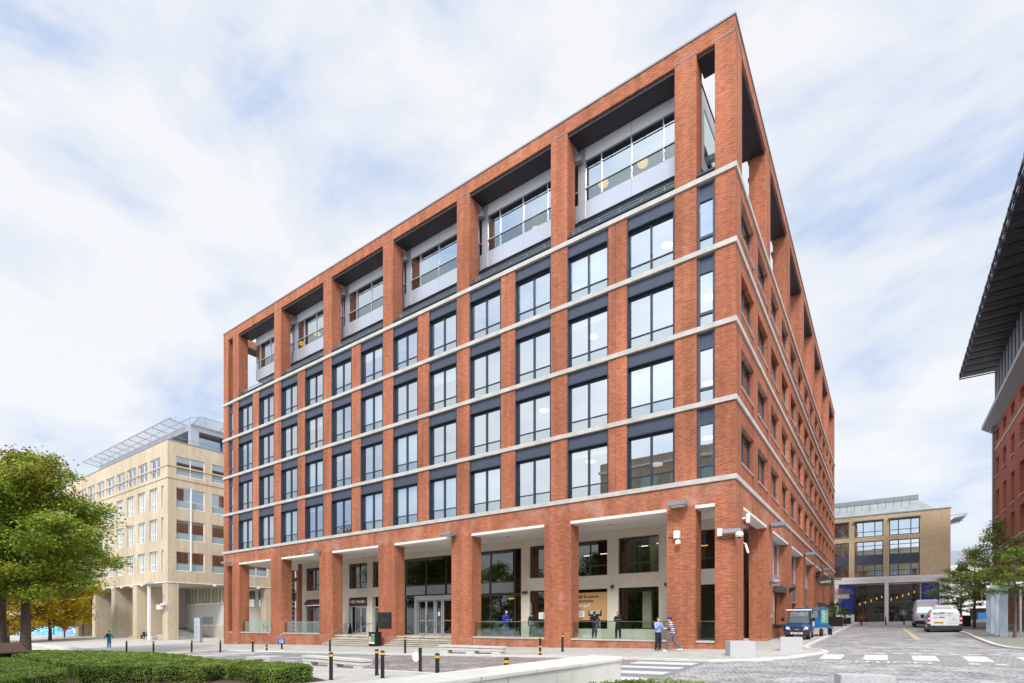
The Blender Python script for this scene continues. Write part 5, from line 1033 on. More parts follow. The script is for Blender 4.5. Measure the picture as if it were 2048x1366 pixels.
# ---- wall lamps
def lampA(x, label):
    r_ = empty('wall_lamp', (x, 0, 7.72), label, 'lamp', 'grey box lamps on the brick piers'); s = MB(); s.cbox(-.48, -.75, -.06, .48, -.12, .16, .02); s.build('housing', 'steelgrey', r_); s = MB(); s.box(-.36, -.70, -.075, .36, -.2, -.061); s.build('diffuser', 'white', r_); s = MB(); s.box(-.12, -.12, -.05, .12, -.001, .1); s.build('bracket', 'frame', r_)
for x, l_ in ((-50.75, 'left end of the facade'), (-35.25, 'pier left of the coffee shop steps'), (-19.2, 'pier right of the main entrance'), (-2.8, 'pier above the two chatting men')): lampA(x, 'grey box lamp high on the brick '+l_)
for y, l_ in ((9.75, 'nearest the corner above the blue cart'), (27.7, 'second from the corner'), (45.4, 'third from the corner above the hanging sign'), (62.7, 'at the far end of the brick facade')):
    r_ = empty('wall_lamp', (0, y, 7.8), 'grey box lamp on the side street wall, '+l_, 'lamp', 'grey box lamps on the brick piers'); s = MB(); s.cbox(.12, -.4, -.08, .95, .4, .16, .02); s.build('housing', 'steelgrey', r_); s = MB(); s.box(.001, -.1, -.05, .12, .1, .1); s.build('bracket', 'frame', r_)
# round bulkhead lamps
r_ = empty('bulkhead_lamp', (0, 9.9, 4.15), 'grey rounded lamp on the brick pier above the cart', 'lamp'); s = MB(); s.ell((.30, 0, 0), (.34, .24, .16)); s.smooth = True; s.build('housing', 'steelgrey', r_); s = MB(); s.box(.001, -.1, -.1, .1, .1, .1); s.build('bracket', 'frame', r_)
r_ = empty('bulkhead_lamp', (0, 18.4, 4.1), 'small black spotlight on the second brick pier of the side street', 'lamp'); s = MB(); s.prism([(.05, -.3), (.5, .0), (.45, .12), (.05, .1)], -.18, .18, 'y'); s.build('housing', 'black', r_)
# ---- cctv
def cctv(x, y, z, label, axis=1):
    r_ = empty('security_camera', (x, y, z), label, 'camera'); s = MB(); s.cbox(-.16, -.24, -.16, .16, -.005, .26, .02); s.build('junction_box', 'white', r_); s = MB(); s.tube((.05, -.1, -.16), (.12, -.32, -.36), .03); s.cbox(.0, -.42, -.50, .24, -.2, -.28, .02); s.build('camera_body', 'white', r_); s = MB(); s.tube((-.5, -.03, -.05), (-.16, -.03, -.05), .015); s.build('cable', 'black', r_)
cctv(-2.95, 0, 6.15, 'white security camera box on the pier above the chatting men')
r_ = empty('security_camera', (-.72, 0, 6.0), 'white dome camera on a long arm at the brick corner pier', 'camera')
s = MB(); s.cbox(-.12, -.22, -.1, .12, -.005, .30, .02); s.build('junction_box', 'white', r_); s = MB(); s.cbox(.2, -.40, -.02, 1.05, -.16, .20, .02); s.tube((.1, -.15, .05), (.25, -.25, .08), .04); s.build('arm', 'metal', r_); s = MB(); s.ell((.98, -.3, -.12), (.2, .2, .17)); s.build('dome', 'white', r_); s = MB(); s.ell((.98, -.3, -.19), (.13, .13, .14)); s.build('dome_glass', 'black', r_); s = MB(); s.tube((0, -.05, -.1), (.1, -.05, -.28), .014); s.tube((.1, -.05, -.28), (.7, -.02, -.22), .014); s.build('cable', 'black', r_)
r_ = empty('security_camera', (0, 1.5, 7.0), 'small white camera high on the corner pier facing the street', 'camera'); s = MB(); s.cbox(.02, -.06, -.05, .32, .06, .05, .01); s.cbox(.22, -.1, -.28, .4, .1, .22, .02); s.build('camera_body', 'white', r_)
r_ = empty('security_camera', (0, 1.82, 5.55), 'small white tube camera on the inner corner of the pier', 'camera'); s = MB(); s.tube((.1, .1, .1), (.22, .15, -.35), .07); s.tube((0, 0, .2), (.15, .12, .12), .03); s.build('camera_body', 'white', r_)
for x, z in ((-4.95, 3.95), (-8.65, 3.9), (-16.6, 3.9)) if False else ():
    pass
for i, (x, l_) in enumerate(((-8.65, 'left of the large shop window'), (-5.0, 'right of the large shop window'))):
    s = MB(); s.cbox(x-.09, RY-.24, 3.75, x+.09, RY-.005, 3.95, .02); o = s.build('wall_spotlight', 'bronze'); tag(o, 'small brown spotlight on the cream wall '+l_, 'lamp', 'small spotlights on the cream wall')
s = MB(); s.cbox(-15.95, RY-.16, 3.60, -15.5, RY-.005, 3.78, .02); o = s.build('door_sensor', 'bronze'); tag(o, 'small brown box on the cream wall beside the black shop door', 'box')
# ---- signs
r_ = empty('shop_sign', (-35.05, RY+.05, 3.42), 'dark maroon shop sign with white letters above the coffee shop door', 'sign'); s = MB(); s.cbox(-1.22, -.06, -.34, 1.30, .03, .33, .01); s.build('board', 'maroon', r_)
text('letters', 'PRET A MANGER', .36, (.04, -.07, 0), (math.radians(90), 0, 0), 'white', r_, .006, sx=.70, bold=.006)
s = MB(); s.tube((-1.08, -.075, 0), (-1.08, -.06, 0), .05, n=12); s.tube((1.16, -.075, 0), (1.16, -.06, 0), .05, n=12); s.build('dots', 'white', r_)
r_ = empty('window_awning', (-42, RY+.0, 3.35), 'maroon roller awning over the shop window by the left piers', 'awning'); s = MB(); s.prism([(-.02, .45), (-.02, -.1), (-.35, -.1), (-.30, .1)], -1.3, 1.4, 'x'); s.build('fabric', 'maroon', r_); s = MB(); s.box(-1.32, -.38, -.2, 1.42, -.34, -.1); s.build('edge', 'white', r_)
r_ = empty('name_board', (-26.41, 0, 1.635), 'square black name board with faint letters on the brick pier', 'sign'); s = MB(); s.cbox(-.77, -.09, -.62, .77, -.005, .62, .01); s.build('board', 'black', r_)
text('letters', 'Tynwald', .26, (.02, -.095, .06), (math.radians(90), 0, 0), mat('dim_letters', (.20, .15, .16), .6).name and 'bronze', r_, .003, bold=.004)
r_ = empty('poster', (-10.55, RY+.17, 2.58), 'tan letting poster with dark lettering and two logos in the shop window', 'poster'); s = MB(); s.box(-1.36, -.06, -.98, 1.44, -.045, .94); s.build('sheet', 'tan', r_)
tp = lambda s_, sz, x, z, m__, **k: text('lettering', s_, sz, (x, -.066, z), (math.radians(90), 0, 0), m__, r_, .002, 'LEFT', **k)
tp('Retail & Leisure', .30, -1.12, .66, 'black', bold=.006); tp('Opportunity', .30, -1.12, .36, 'black', bold=.006); tp('5,345 sq ft', .30, -1.12, .04, 'white', bold=.006); tp('Enquiries', .12, -.98, -.22, 'black')
s = MB(); s.box(-.98, -.07, -.75, -.28, -.061, -.33); s.build('logo_panel', 'white', r_); s = MB(); s.box(.02, -.07, -.68, 1.02, -.061, -.33); s.build('logo_panel', 'black', r_)
text('lettering', 'IIIBWD', .30, (.52, -.075, -.45), (math.radians(90), 0, 0), 'white', r_, .002, sx=.86, bold=.010)
s = MB()
for k in range(3): s.box(-.9, -.075, -.45-.1*k, -.45+.05*(k % 2), -.071, -.42-.1*k)
for k in range(3): s.box(-.95, -.066, -.80-.05*k, -.4, -.062, -.785-.05*k); s.box(.05, -.066, -.76-.05*k, .7, -.062, -.745-.05*k)
s.build('small_print', 'bronze', r_)
# hanging sign on the side street
r_ = empty('hanging_sign', (0, 36.4, 6.2), 'dark green hanging sign with pink script on a black bracket over the side street', 'sign')
s = MB(); s.box(.35, -.04, -.85, 1.75, .04, .02); s.build('board', 'greensign', r_); s = MB(); s.tube((0, 0, .2), (2.1, 0, .2), .03); s.tube((0, 0, .1), (2.1, 0, .1), .02); s.tube((.5, 0, .02), (.5, 0, .2), .02); s.tube((1.6, 0, .02), (1.6, 0, .2), .02); s.box(0, -.06, -.1, .04, .06, .4); s.build('bracket', 'black', r_)
text('lettering', 'sundry', .42, (1.05, -.045, -.40), (math.radians(90), math.radians(-3), 0), 'pinktext', r_, .003, sx=.86, bold=.010)
r_ = empty('hanging_sign', (0, 60.5, 5.2), 'small cream hanging sign at the far end of the brick facade', 'sign'); s = MB(); s.box(.3, -.04, -.35, 2.0, .04, .3); s.build('board', 'tan', r_).data.materials[0] = mat('cream_board', (.62, .52, .42), .6); s = MB(); s.tube((0, 0, .4), (2.1, 0, .4), .03); s.build('bracket', 'black', r_)
s = MB(); [s.box(.5+.22*k, -.05, -.1, .62+.22*k, -.041, .08) for k in range(6)]; s.build('lettering', 'white', r_)
s = MB(); s.cbox(.001, 10.2, 1.75, .06, 10.75, 2.0, .01); o = s.build('wall_plaque', 'metal'); tag(o, 'small silver wall plaque at the edge of the side pier', 'plaque')
s = MB(); s.cbox(.001, 9.6, 5.05, .1, 10.0, 5.25, .01) if False else s.cbox(-.1, 11.2, 2.1, .02, 11.5, 2.6, .02); o = s.build('intercom_panel', 'metal'); tag(o, 'grey intercom panel beside the boarded window', 'intercom')
# ---- glass balustrades
k = 0
BL = {0: 'leftmost bay', 1: 'second bay from the left, before the cafe chairs', 4: 'bay right of the main entrance, before the bald man', 5: 'bay before the letting poster', 6: 'narrow bay beside the corner pier'}
gi = 0
for a, b in gaps:
    mid = (a+b)/2
    if b-a < .98 and mid < -40: continue
    if -33.5 < mid < -19: continue
    r_ = empty('glass_balustrade', (a, .30, TZ+.07), 'glass balustrade in the '+['leftmost wide bay', 'second wide bay from the left, before the cafe chairs', 'bay before the man in the bright blue jumper', 'bay in front of the letting poster', 'narrow bay beside the corner pier'][gi], 'balustrade', 'glass balustrades between the brick piers'); gi += 1
    w_ = b-a; n = max(1, round(w_/1.6)); s = MB()
    for i in range(n): x0, x1 = .02+(w_-.04)*i/n+.012, .02+(w_-.04)*(i+1)/n-.012; s.box(x0, -.008, 0, x1, .008, 1.02)
    s.build('glass_panel', 'glass_clear', r_); s = MB(); s.box(.01, -.03, 1.02, w_-.01, .03, 1.06); s.build('rail', 'steel', r_); s = MB(); s.box(.01, -.03, .0, w_-.01, .03, .05); s.build('base_channel', 'steelgrey', r_)
# ---- handrails
for x, l_, y0 in ((-32.7, 'left side of the coffee shop steps', -1.0), (-29.7, 'middle of the coffee shop steps', -1.0), (-21.5, 'middle of the main entrance steps', -1.0), (-19.62, 'right side of the main entrance steps', -.9)):
    r_ = empty('handrail', (x, 0, 0), 'double steel handrail at the '+l_, 'handrail', 'steel handrails on the stone steps')
    for dx_ in (-.14, .14): s = MB(); s.tube((dx_, y0-.15, .28), (dx_, y0, .28), .024); s.tube((dx_, y0, .28), (dx_, 1.05, 1.36), .024); s.tube((dx_, 1.05, 1.36), (dx_, 1.35, 1.36), .024); s.build('rail', 'steel', r_)
    s = MB(); s.tube((0, y0, g(x, -1)), (0, y0, .28), .022); s.tube((-.14, y0, .27), (.14, y0, .27), .018); s.build('post', 'steel', r_); s = MB(); s.tube((0, 1.15, TZ), (0, 1.15, 1.35), .022); s.tube((-.14, 1.15, 1.34), (.14, 1.15, 1.34), .018); s.build('post', 'steel', r_)
# ---- litter bin, A-board, cafe furniture, sculpture
x, y = -26.7, -.75; r_ = empty('litter_bin', (x, y, G(x, y)), 'black litter bin with pink and green stickers at the foot of the brick pier', 'litter bin'); s = MB(); s.cbox(-.42, -.3, .08, .42, .3, 1.05, .03); s.box(-.40, -.28, 0, -.3, .28, .08); s.box(.3, -.28, 0, .4, .28, .08); s.cbox(-.46, -.34, 1.05, .46, .34, 1.14, .02); s.build('body', 'black', r_)
for n_, m__, x0, x1, z0, z1 in (('pink_sticker', mat('pink', (.75, .35, .42), .5), -.36, -.12, .36, .78), ('green_sticker', mat('bright_green', (.02, .45, .14), .5), -.08, .28, .36, .80), ('white_strip', M['white'], -.38, .28, .22, .34), ('opening', mat('tan_opening', (.45, .25, .18), .7), -.12, .30, .84, .98)): s = MB(); s.box(x0, -.309, z0, x1, -.301, z1); s.build(n_, m__, r_)
r_ = empty('a_board', (-34.25, 2.4, TZ), 'white and black folding pavement board at the top of the coffee shop steps', 'sign board'); s = MB(); s.obox((0, -.18, .5), (.72, .03, 1.05), 0, -.2); s.build('front_panel', 'white', r_); s = MB(); s.obox((0, .16, .5), (.72, .03, 1.05), 0, .2); s.build('rear_panel', 'black', r_); s = MB(); [s.obox((-.15+.28*k, -.205, .42), (.14, .01, .3), 0, -.2) for k in range(2)]; s.build('printed_marks', 'steelgrey', r_)
def chair(x, y, rz, label):
    r_ = empty('cafe_chair', (x, y, TZ), label, 'chair', 'maroon cafe chairs', rz); s = MB(); s.cbox(-.24, -.22, .43, .24, .24, .48, .015); s.build('seat', 'maroon', r_); s = MB(); s.cbox(-.25, .2, .60, .25, .25, .84, .015); s.cbox(-.27, -.1, .62, -.23, .22, .66, .01); s.cbox(.23, -.1, .62, .27, .22, .66, .01); s.build('backrest', 'maroon', r_)
    for sx in (-1, 1):
        for sy in (-1, 1): s = MB(); s.tube((sx*.25, sy*.22, 0), (sx*.21, sy*.2, .62 if sy > 0 else .43), .016); s.build('leg', 'black', r_)
chair(-47.7, 2.2, 2.8, 'maroon chair behind the leftmost glass balustrade'); chair(-39.6, 2.2, 1.9, 'maroon chair behind the second glass balustrade')
def table(x, y, label):
    r_ = empty('cafe_table', (x, y, TZ), label, 'table', 'small cafe tables'); s = MB(); s.tube((0, 0, .72), (0, 0, .75), .38, n=20); s.build('tabletop', 'steelgrey', r_); s = MB(); s.tube((0, 0, .02), (0, 0, .72), .03); s.build('stem', 'black', r_); s = MB(); s.tube((0, 0, 0), (0, 0, .025), .24, n=16); s.build('base', 'black', r_)
table(-48.6, 2.9, 'small round table beside the chair in the leftmost bay'); table(-38.6, 2.6, 'small round table beside the chair in the second bay')
r_ = empty('sculpture', (-42.9, 2.4, TZ), 'tall twisted metal sculpture with a fish shaped top inside the arcade', 'sculpture'); s = MB()
for q in range(4):
    pv = None
    for i in range(50): a = q*math.pi/2+i*.42; p = Vector((.16*math.cos(a)*(1-.006*i), .16*math.sin(a)*(1-.006*i), i*.128)); (s.tube(pv, p, .035, .035, 5, False) if pv else None); pv = p
s.tube((0, 0, 0), (0, 0, 6.3), .06); s.build('twisted_stem', 'bronze', r_); s = MB(); s.prism([(-.35, 5.35), (.1, 5.15), (.9, 5.5), (.1, 5.62)], -.08, .08, 'y'); s.build('fish_shape', 'black', r_)
# ---- totem sign and lamp posts on the left
r_ = empty('totem_sign', (-63.8, 2.6, G(-63.8, 2.6)), 'tall pale grey totem sign between the two office buildings', 'sign', rz=.45); s = MB(); s.cbox(-.42, -.2, .1, .42, .2, 3.05, .02); s.build('body', 'metal', r_); s = MB(); s.box(-.5, -.28, 0, .5, .28, .1); s.build('base', 'steelgrey', r_); s = MB(); rr = random.Random(8); [s.box(-.3, -.207, .5+.11*i, -.3+rr.uniform(.15, .5), -.201, .55+.11*i) for i in range(20)]; s.build('lettering', 'steelgrey', r_)
r_ = empty('lamp_post', (-80.6, 3.4, G(-80.6, 3.4)), 'tall white square lamp post in front of the buff building corner', 'lamp post'); s = MB(); s.cbox(-.18, -.15, 0, .18, .15, 8.0, .02); s.box(.0, -.16, .3, .02, -.15, 7.8); s.build('post', 'white', r_); s = MB(); s.ell((.35, 0, 8.15), (1.0, .5, .28)); s.build('lamp_head', 'steelgrey', r_)
r_ = empty('security_camera', (-80.2, BY, 3.7), 'white camera cluster on the buff corner pier beside the lamp post', 'camera'); s = MB(); s.cbox(-1.0, -.7, -.35, .1, -.1, .35, .03); s.cbox(.1, -.6, .3, 1.3, -.2, .5, .03); s.build('housing', 'white', r_); s = MB(); s.tube((0, -.3, -.3), (3.2, -.1, -.1), .05); s.build('arm', 'steelgrey', r_)
x, y = at(129, 92); r_ = empty('signal_post', (x, y, g(x, y)), 'dark blue post with a red box on top in front of the blue hoarding', 'post'); s = MB(); s.tube((0, 0, 0), (0, 0, 1.9), .12); s.build('post', 'navyblue', r_); s = MB(); s.cbox(-.28, -.28, 1.2, .28, .28, 1.8, .05); s.build('box', 'redpaint', r_)
x, y = at(4, 33); r_ = empty('wooden_hut', (x, y, g(x, y)+.1), 'small brown timber hut roof showing above the hedge at the left edge', 'hut', rz=.2); s = MB(); s.box(-.75, -.5, 0, .75, .5, .85); s.build('wall', 'woodbox', r_); s = MB(); s.prism([(-.75, .85), (0, 1.32), (.75, .85), (.75, .92), (0, 1.42), (-.75, .92)], -1.1, 1.1, 'x') if False else s.prism([(-1.25, .75), (0, 1.28), (1.25, .75), (1.25, .83), (0, 1.38), (-1.25, .83)], -.8, .8, 'y'); s.build('roof', 'woodbox', r_)

# ---- lamps inside the building
def pend(x, y, z, r, m__, cat, label, grp, top=None):
    r_ = empty('pendant_lamp', (x, y, z), label, 'lamp', grp); s = MB(); s.smooth = True; s.ell((0, 0, 0), (r, r, r*.62 if m__ == 'orange' else r*.22)); s.build('shade', m__, r_); s = MB(); s.tube((0, 0, .1), (0, 0, (top or z+.9)-z), .012, n=5); s.build('cable', 'black', r_)
gp_ = 'amber globe lamps in the penthouse'
for (x, z, l_) in ((-8.35, 29.30, 'left lamp of the bay nearest the corner'), (-5.75, 29.28, 'right lamp of the bay nearest the corner'), (-13.4, 28.5, 'lamp low behind the second bay from the corner'), (-40.9, 29.05, 'left lamp of the second bay from the far left'), (-38.5, 29.3, 'right lamp of the second bay from the far left')): pend(x, 2.1, z, .33, 'orange', 'lamp', 'amber globe lamp in the penthouse, '+l_, gp_, 31.6)
gp_ = 'round pendant lamps behind the office windows'
for (x, z, l_) in ((-3.89, 22.94, 'top floor window nearest the corner slit'), (-8.59, 19.2, 'third floor, third window from the corner'), (-1.63, 19.15, 'slit window of the third floor'), (-5.19, 15.48, 'second floor window nearest the corner, left pane'), (-1.63, 14.49, 'slit window of the second floor'), (-4.5, 10.56, 'first floor window nearest the corner'), (-8.73, 11.47, 'first floor, second window from the corner'), (-1.63, 11.52, 'slit window of the first floor'), (-12.14, 15.44, 'second floor, third window from the corner')):
    pend(x, 1.1, z, .34, 'lampp', 'lamp', 'glowing round pendant lamp in the '+l_, gp_, z+1.2)
for i, (x, z) in enumerate(((-7.1, 6.6), (-5.9, 6.7), (-11.3, 6.25), (-10.0, 6.3), (-18.0, 3.35), (-3.2, 6.3))):
    s = MB(); s.tube((x-.25, 5.6, z), (x+.35, 5.6, z), .035); o = s.build('strip_lamp', 'orange' if i in (4, 5) else 'lampp'); tag(o, 'lit strip lamp inside the '+('upper corner arcade window, left one', 'upper corner arcade window, right one', 'window above the poster, left one', 'window above the poster, right one', 'tall glazing behind the man in the blue jumper', 'narrow window beside the corner pier')[i], 'lamp', 'lit strip lamps inside the arcade windows')
s = MB(); s.tube((-34.15, 5.2, 5.1), (-34.15, 5.2, 6.1), .09); o = s.build('wall_light', 'orange'); tag(o, 'tall glowing lamp inside the window above the coffee shop door', 'lamp')

# ================================================================== VEHICLES
def wheel(mb_t, mb_r, x, y, r, w):
    mb_t.lathe((0, 0, 0), [(0, 0)], 3) if False else None
    n = 20; prof = [(r*.62, -w/2), (r*.93, -w/2), (r, -w*.36), (r, w*.36), (r*.93, w/2), (r*.62, w/2)]
    vs = []
    for rr_, xx in prof:
        for i in range(n): a = 2*math.pi*i/n; vs.append((x+xx, y+rr_*math.cos(a), r+rr_*math.sin(a)))
    fs = [(k*n+i, k*n+(i+1) % n, (k+1)*n+(i+1) % n, (k+1)*n+i) for k in range(len(prof)-1) for i in range(n)]
    mb_t.add(vs, fs)
    for sx in (-1, 1):
        xx = x+sx*w*.40; mb_r.add([(xx+sx*.02, y, r)]+[(xx, y+r*.62*math.cos(2*math.pi*i/n), r+r*.62*math.sin(2*math.pi*i/n)) for i in range(n)], [(0, i+1, (i+1) % n+1) for i in range(n)])
        for k in range(5): a = 2*math.pi*k/5; mb_r.tube((xx+sx*.025, y+r*.1*math.cos(a), r+r*.1*math.sin(a)), (xx+sx*.01, y+r*.55*math.cos(a), r+r*.55*math.sin(a)), .03, .02, 5)
def add_wheel(root, x, y, r, w, rim='metal'):
    t = MB(); q = MB(); wheel(t, q, x, y, r, w); o = t.build('wheel', 'rubber', root, origin=None); q.build('rim', rim, o); return o
def loft(mb, secs):                      # secs: list of rings with the same count
    n = len(secs[0]); vs = [p for s_ in secs for p in s_]
    return mb.add(vs, [(k*n+i, k*n+(i+1) % n, (k+1)*n+(i+1) % n, (k+1)*n+i) for k in range(len(secs)-1) for i in range(n)]+[tuple(range(n-1, -1, -1)), tuple(range((len(secs)-1)*n, len(secs)*n))])
def body_ring(y, w, z0, z1, wt, rc=.14):
    h = w/2; ht = wt/2; zm = z0+(z1-z0)*.52
    return [(-h*.97, y, z0), (-h, y, z0+.12), (-h, y, zm), (-ht-.02, y, z1-rc*1.3), (-ht+rc*.5, y, z1-rc*.35), (-ht+rc*1.6, y, z1), (ht-rc*1.6, y, z1), (ht-rc*.5, y, z1-rc*.35), (ht+.02, y, z1-rc*1.3), (h, y, zm), (h, y, z0+.12), (h*.97, y, z0)]
# ---- blue electric utility cart (faces -Y)
cx_, cy_ = 1.52, 10.35
ct = empty('utility_cart', (cx_, cy_, G(cx_, cy_+.8)), 'dark blue electric utility cart with white roof parked against the brick building', 'utility vehicle', rz=math.radians(2)); ct.rotation_euler.x = math.atan(.021)
b = MB(); w = .74
b.smooth = False
loft(b, [[(-.60, 0.02, .48), (-.68, .0, .60), (-.64, .02, .78), (-.30, -.02, .84), (.30, -.02, .84), (.64, .02, .78), (.68, .0, .60), (.60, .02, .48)], [(-.74, .18, .42), (-.77, .16, .62), (-.72, .20, .90), (-.34, .16, .97), (.34, .16, .97), (.72, .20, .90), (.77, .16, .62), (.74, .18, .42)], [(-.74, .62, .42), (-.77, .62, .66), (-.74, .66, 1.04), (-.36, .66, 1.10), (.36, .66, 1.10), (.74, .66, 1.04), (.77, .62, .66), (.74, .62, .42)]])
b.box(-.74, .62, .40, .74, 2.55, .62); b.box(-.74, 2.5, .5, .74, 4.2, .72)
b.build('body', 'blue', ct)
f = MB(); f.cbox(-.76, -.10, .30, .76, .10, .50, .03); f.box(-.70, .1, .26, .70, 4.2, .40); f.cbox(-.82, .15, .58, -.70, .95, .74, .03); f.cbox(.70, .15, .58, .82, .95, .74, .03); f.build('bumper', 'plastic', ct)
f = MB(); f.cbox(-.34, -.05, .56, .34, .02, .78, .02); o = f.build('grille', 'plastic', ct); f = MB(); f.box(-.12, -.06, .64, .12, -.051, .69); f.build('badge', 'metal', o)
for sx in (-1, 1):
    f = MB(); f.ell((sx*.54, .0, .74), (.12, .05, .09)); f.build('headlight', 'white', ct); f = MB(); f.ell((sx*.42, -.03, .66), (.05, .03, .05)); f.build('indicator', 'lampp' if False else 'orange', ct).data.materials[0] = mat('amber_lens', (.8, .45, .3), .3)
    f = MB(); f.tube((sx*.70, .62, 1.03), (sx*.62, .95, 1.88), .035); f.tube((sx*.62, .95, 1.88), (sx*.62, 2.35, 1.90), .035); f.tube((sx*.66, 2.35, .6), (sx*.62, 2.35, 1.90), .035); f.build('roof_pillar', 'black', ct)
    f = MB(); f.cbox(sx*.90-.10, .72, 1.18, sx*.90+.10, .78, 1.42, .02); f.tube((sx*.68, .8, 1.3), (sx*.85, .76, 1.3), .015); f.build('mirror', 'black', ct)
f = MB(); f.quad((-.66, .68, 1.09), (.66, .68, 1.09), (.58, .96, 1.84), (-.58, .96, 1.84)); f.build('windscreen', 'glass_dark', ct)
f = MB(); f.cbox(-.72, .80, 1.88, .72, 2.5, 1.98, .03); f.build('roof', 'white', ct)
f = MB(); f.cbox(-.6, 1.7, .62, .6, 2.1, .95, .05); f.cbox(-.6, 2.1, .8, .6, 2.3, 1.5, .05); f.build('seat', 'black', ct)
f = MB(); f.tube((.30, 1.15, 1.12), (.30, 1.20, 1.16), .19, n=18); f.tube((.3, .8, .9), (.3, 1.17, 1.14), .02); f.build('steering_wheel', 'black', ct)
f = MB(); f.box(-.34, -.115, .36, .34, -.103, .49); o = f.build('number_plate', 'white', ct); text('letters', 'YJ67 MXX', .135, (0, -.118, .425), (math.radians(90), 0, 0), 'black', o, .002, bold=.003)
for x in (-.62, .62):
    for y in (.72, 3.5): add_wheel(ct, x, y, .29, .22)
f = MB(); f.cbox(-.74, 2.6, .72, .74, 4.2, 1.25, .02); f.build('cargo_bed', 'sky_blue', ct)
f = MB(); f.box(.742, 2.7, .78, .75, 4.1, 1.2); f.build('white_sticker', 'white', ct)
f = MB(); rs = random.Random(2); [f.cbox(-.6+.45*i, 2.75+.5*j, 1.26, -.2+.45*i, 3.2+.5*j, 1.5+rs.random()*.25, .03) for i in range(3) for j in range(3)]; f.build('cargo', 'steelgrey', ct)
# trailer
tx, ty = 1.62, 15.6
tr_ = empty('box_trailer', (tx, ty, G(tx, ty+1)), 'bright blue box trailer with green side panels behind the utility cart', 'trailer', rz=math.radians(-5))
f = MB(); f.cbox(-.80, .0, .62, .80, 2.9, .80, .02); f.box(-.80, 0, .8, -.72, 2.9, 2.05); f.box(.72, 0, .8, .80, 2.9, 2.05); f.box(-.72, 2.82, .8, .72, 2.9, 2.05); f.box(-.72, 0, .8, .72, .06, 1.35); f.tube((-.8, 0, 2.07), (.8, 0, 2.07), .035); f.tube((.8, 0, 2.07), (.8, 2.9, 2.07), .035); f.tube((-.8, 0, 2.07), (-.8, 2.9, 2.07), .035)
f.tube((0, -.6, .55), (0, 0, .6), .05); f.build('body', 'sky_blue', tr_)
f = MB(); f.box(.802, .25, .95, .815, 2.7, 1.95); o = f.build('side_panel', 'green_panel', tr_); f = MB(); [f.box(.816, .45, 1.75-.16*k, .82, 1.4+.5*(k % 2), 1.81-.16*k) for k in range(5)]; f.build('lettering', 'white', o)
f = MB(); f.cbox(.84, 2.0, .52, 1.12, 3.3, .62, .03); f.box(.8, 2.1, .55, .86, 3.2, .85); f.build('mudguard', 'sky_blue', tr_)
add_wheel(tr_, .96, 2.65, .33, .2, 'black'); add_wheel(tr_, -.92, 2.65, .33, .2, 'black'); add_wheel(tr_, .75, .5, .28, .18, 'black')
f = MB(); rs = random.Random(4); [f.cbox(-.65+.45*i, .15+.65*j, .8, -.25+.45*i, .7+.65*j, 1.9+rs.random()*.25, .04) for i in range(3) for j in range(4)]; f.build('cargo', 'steelgrey', tr_)
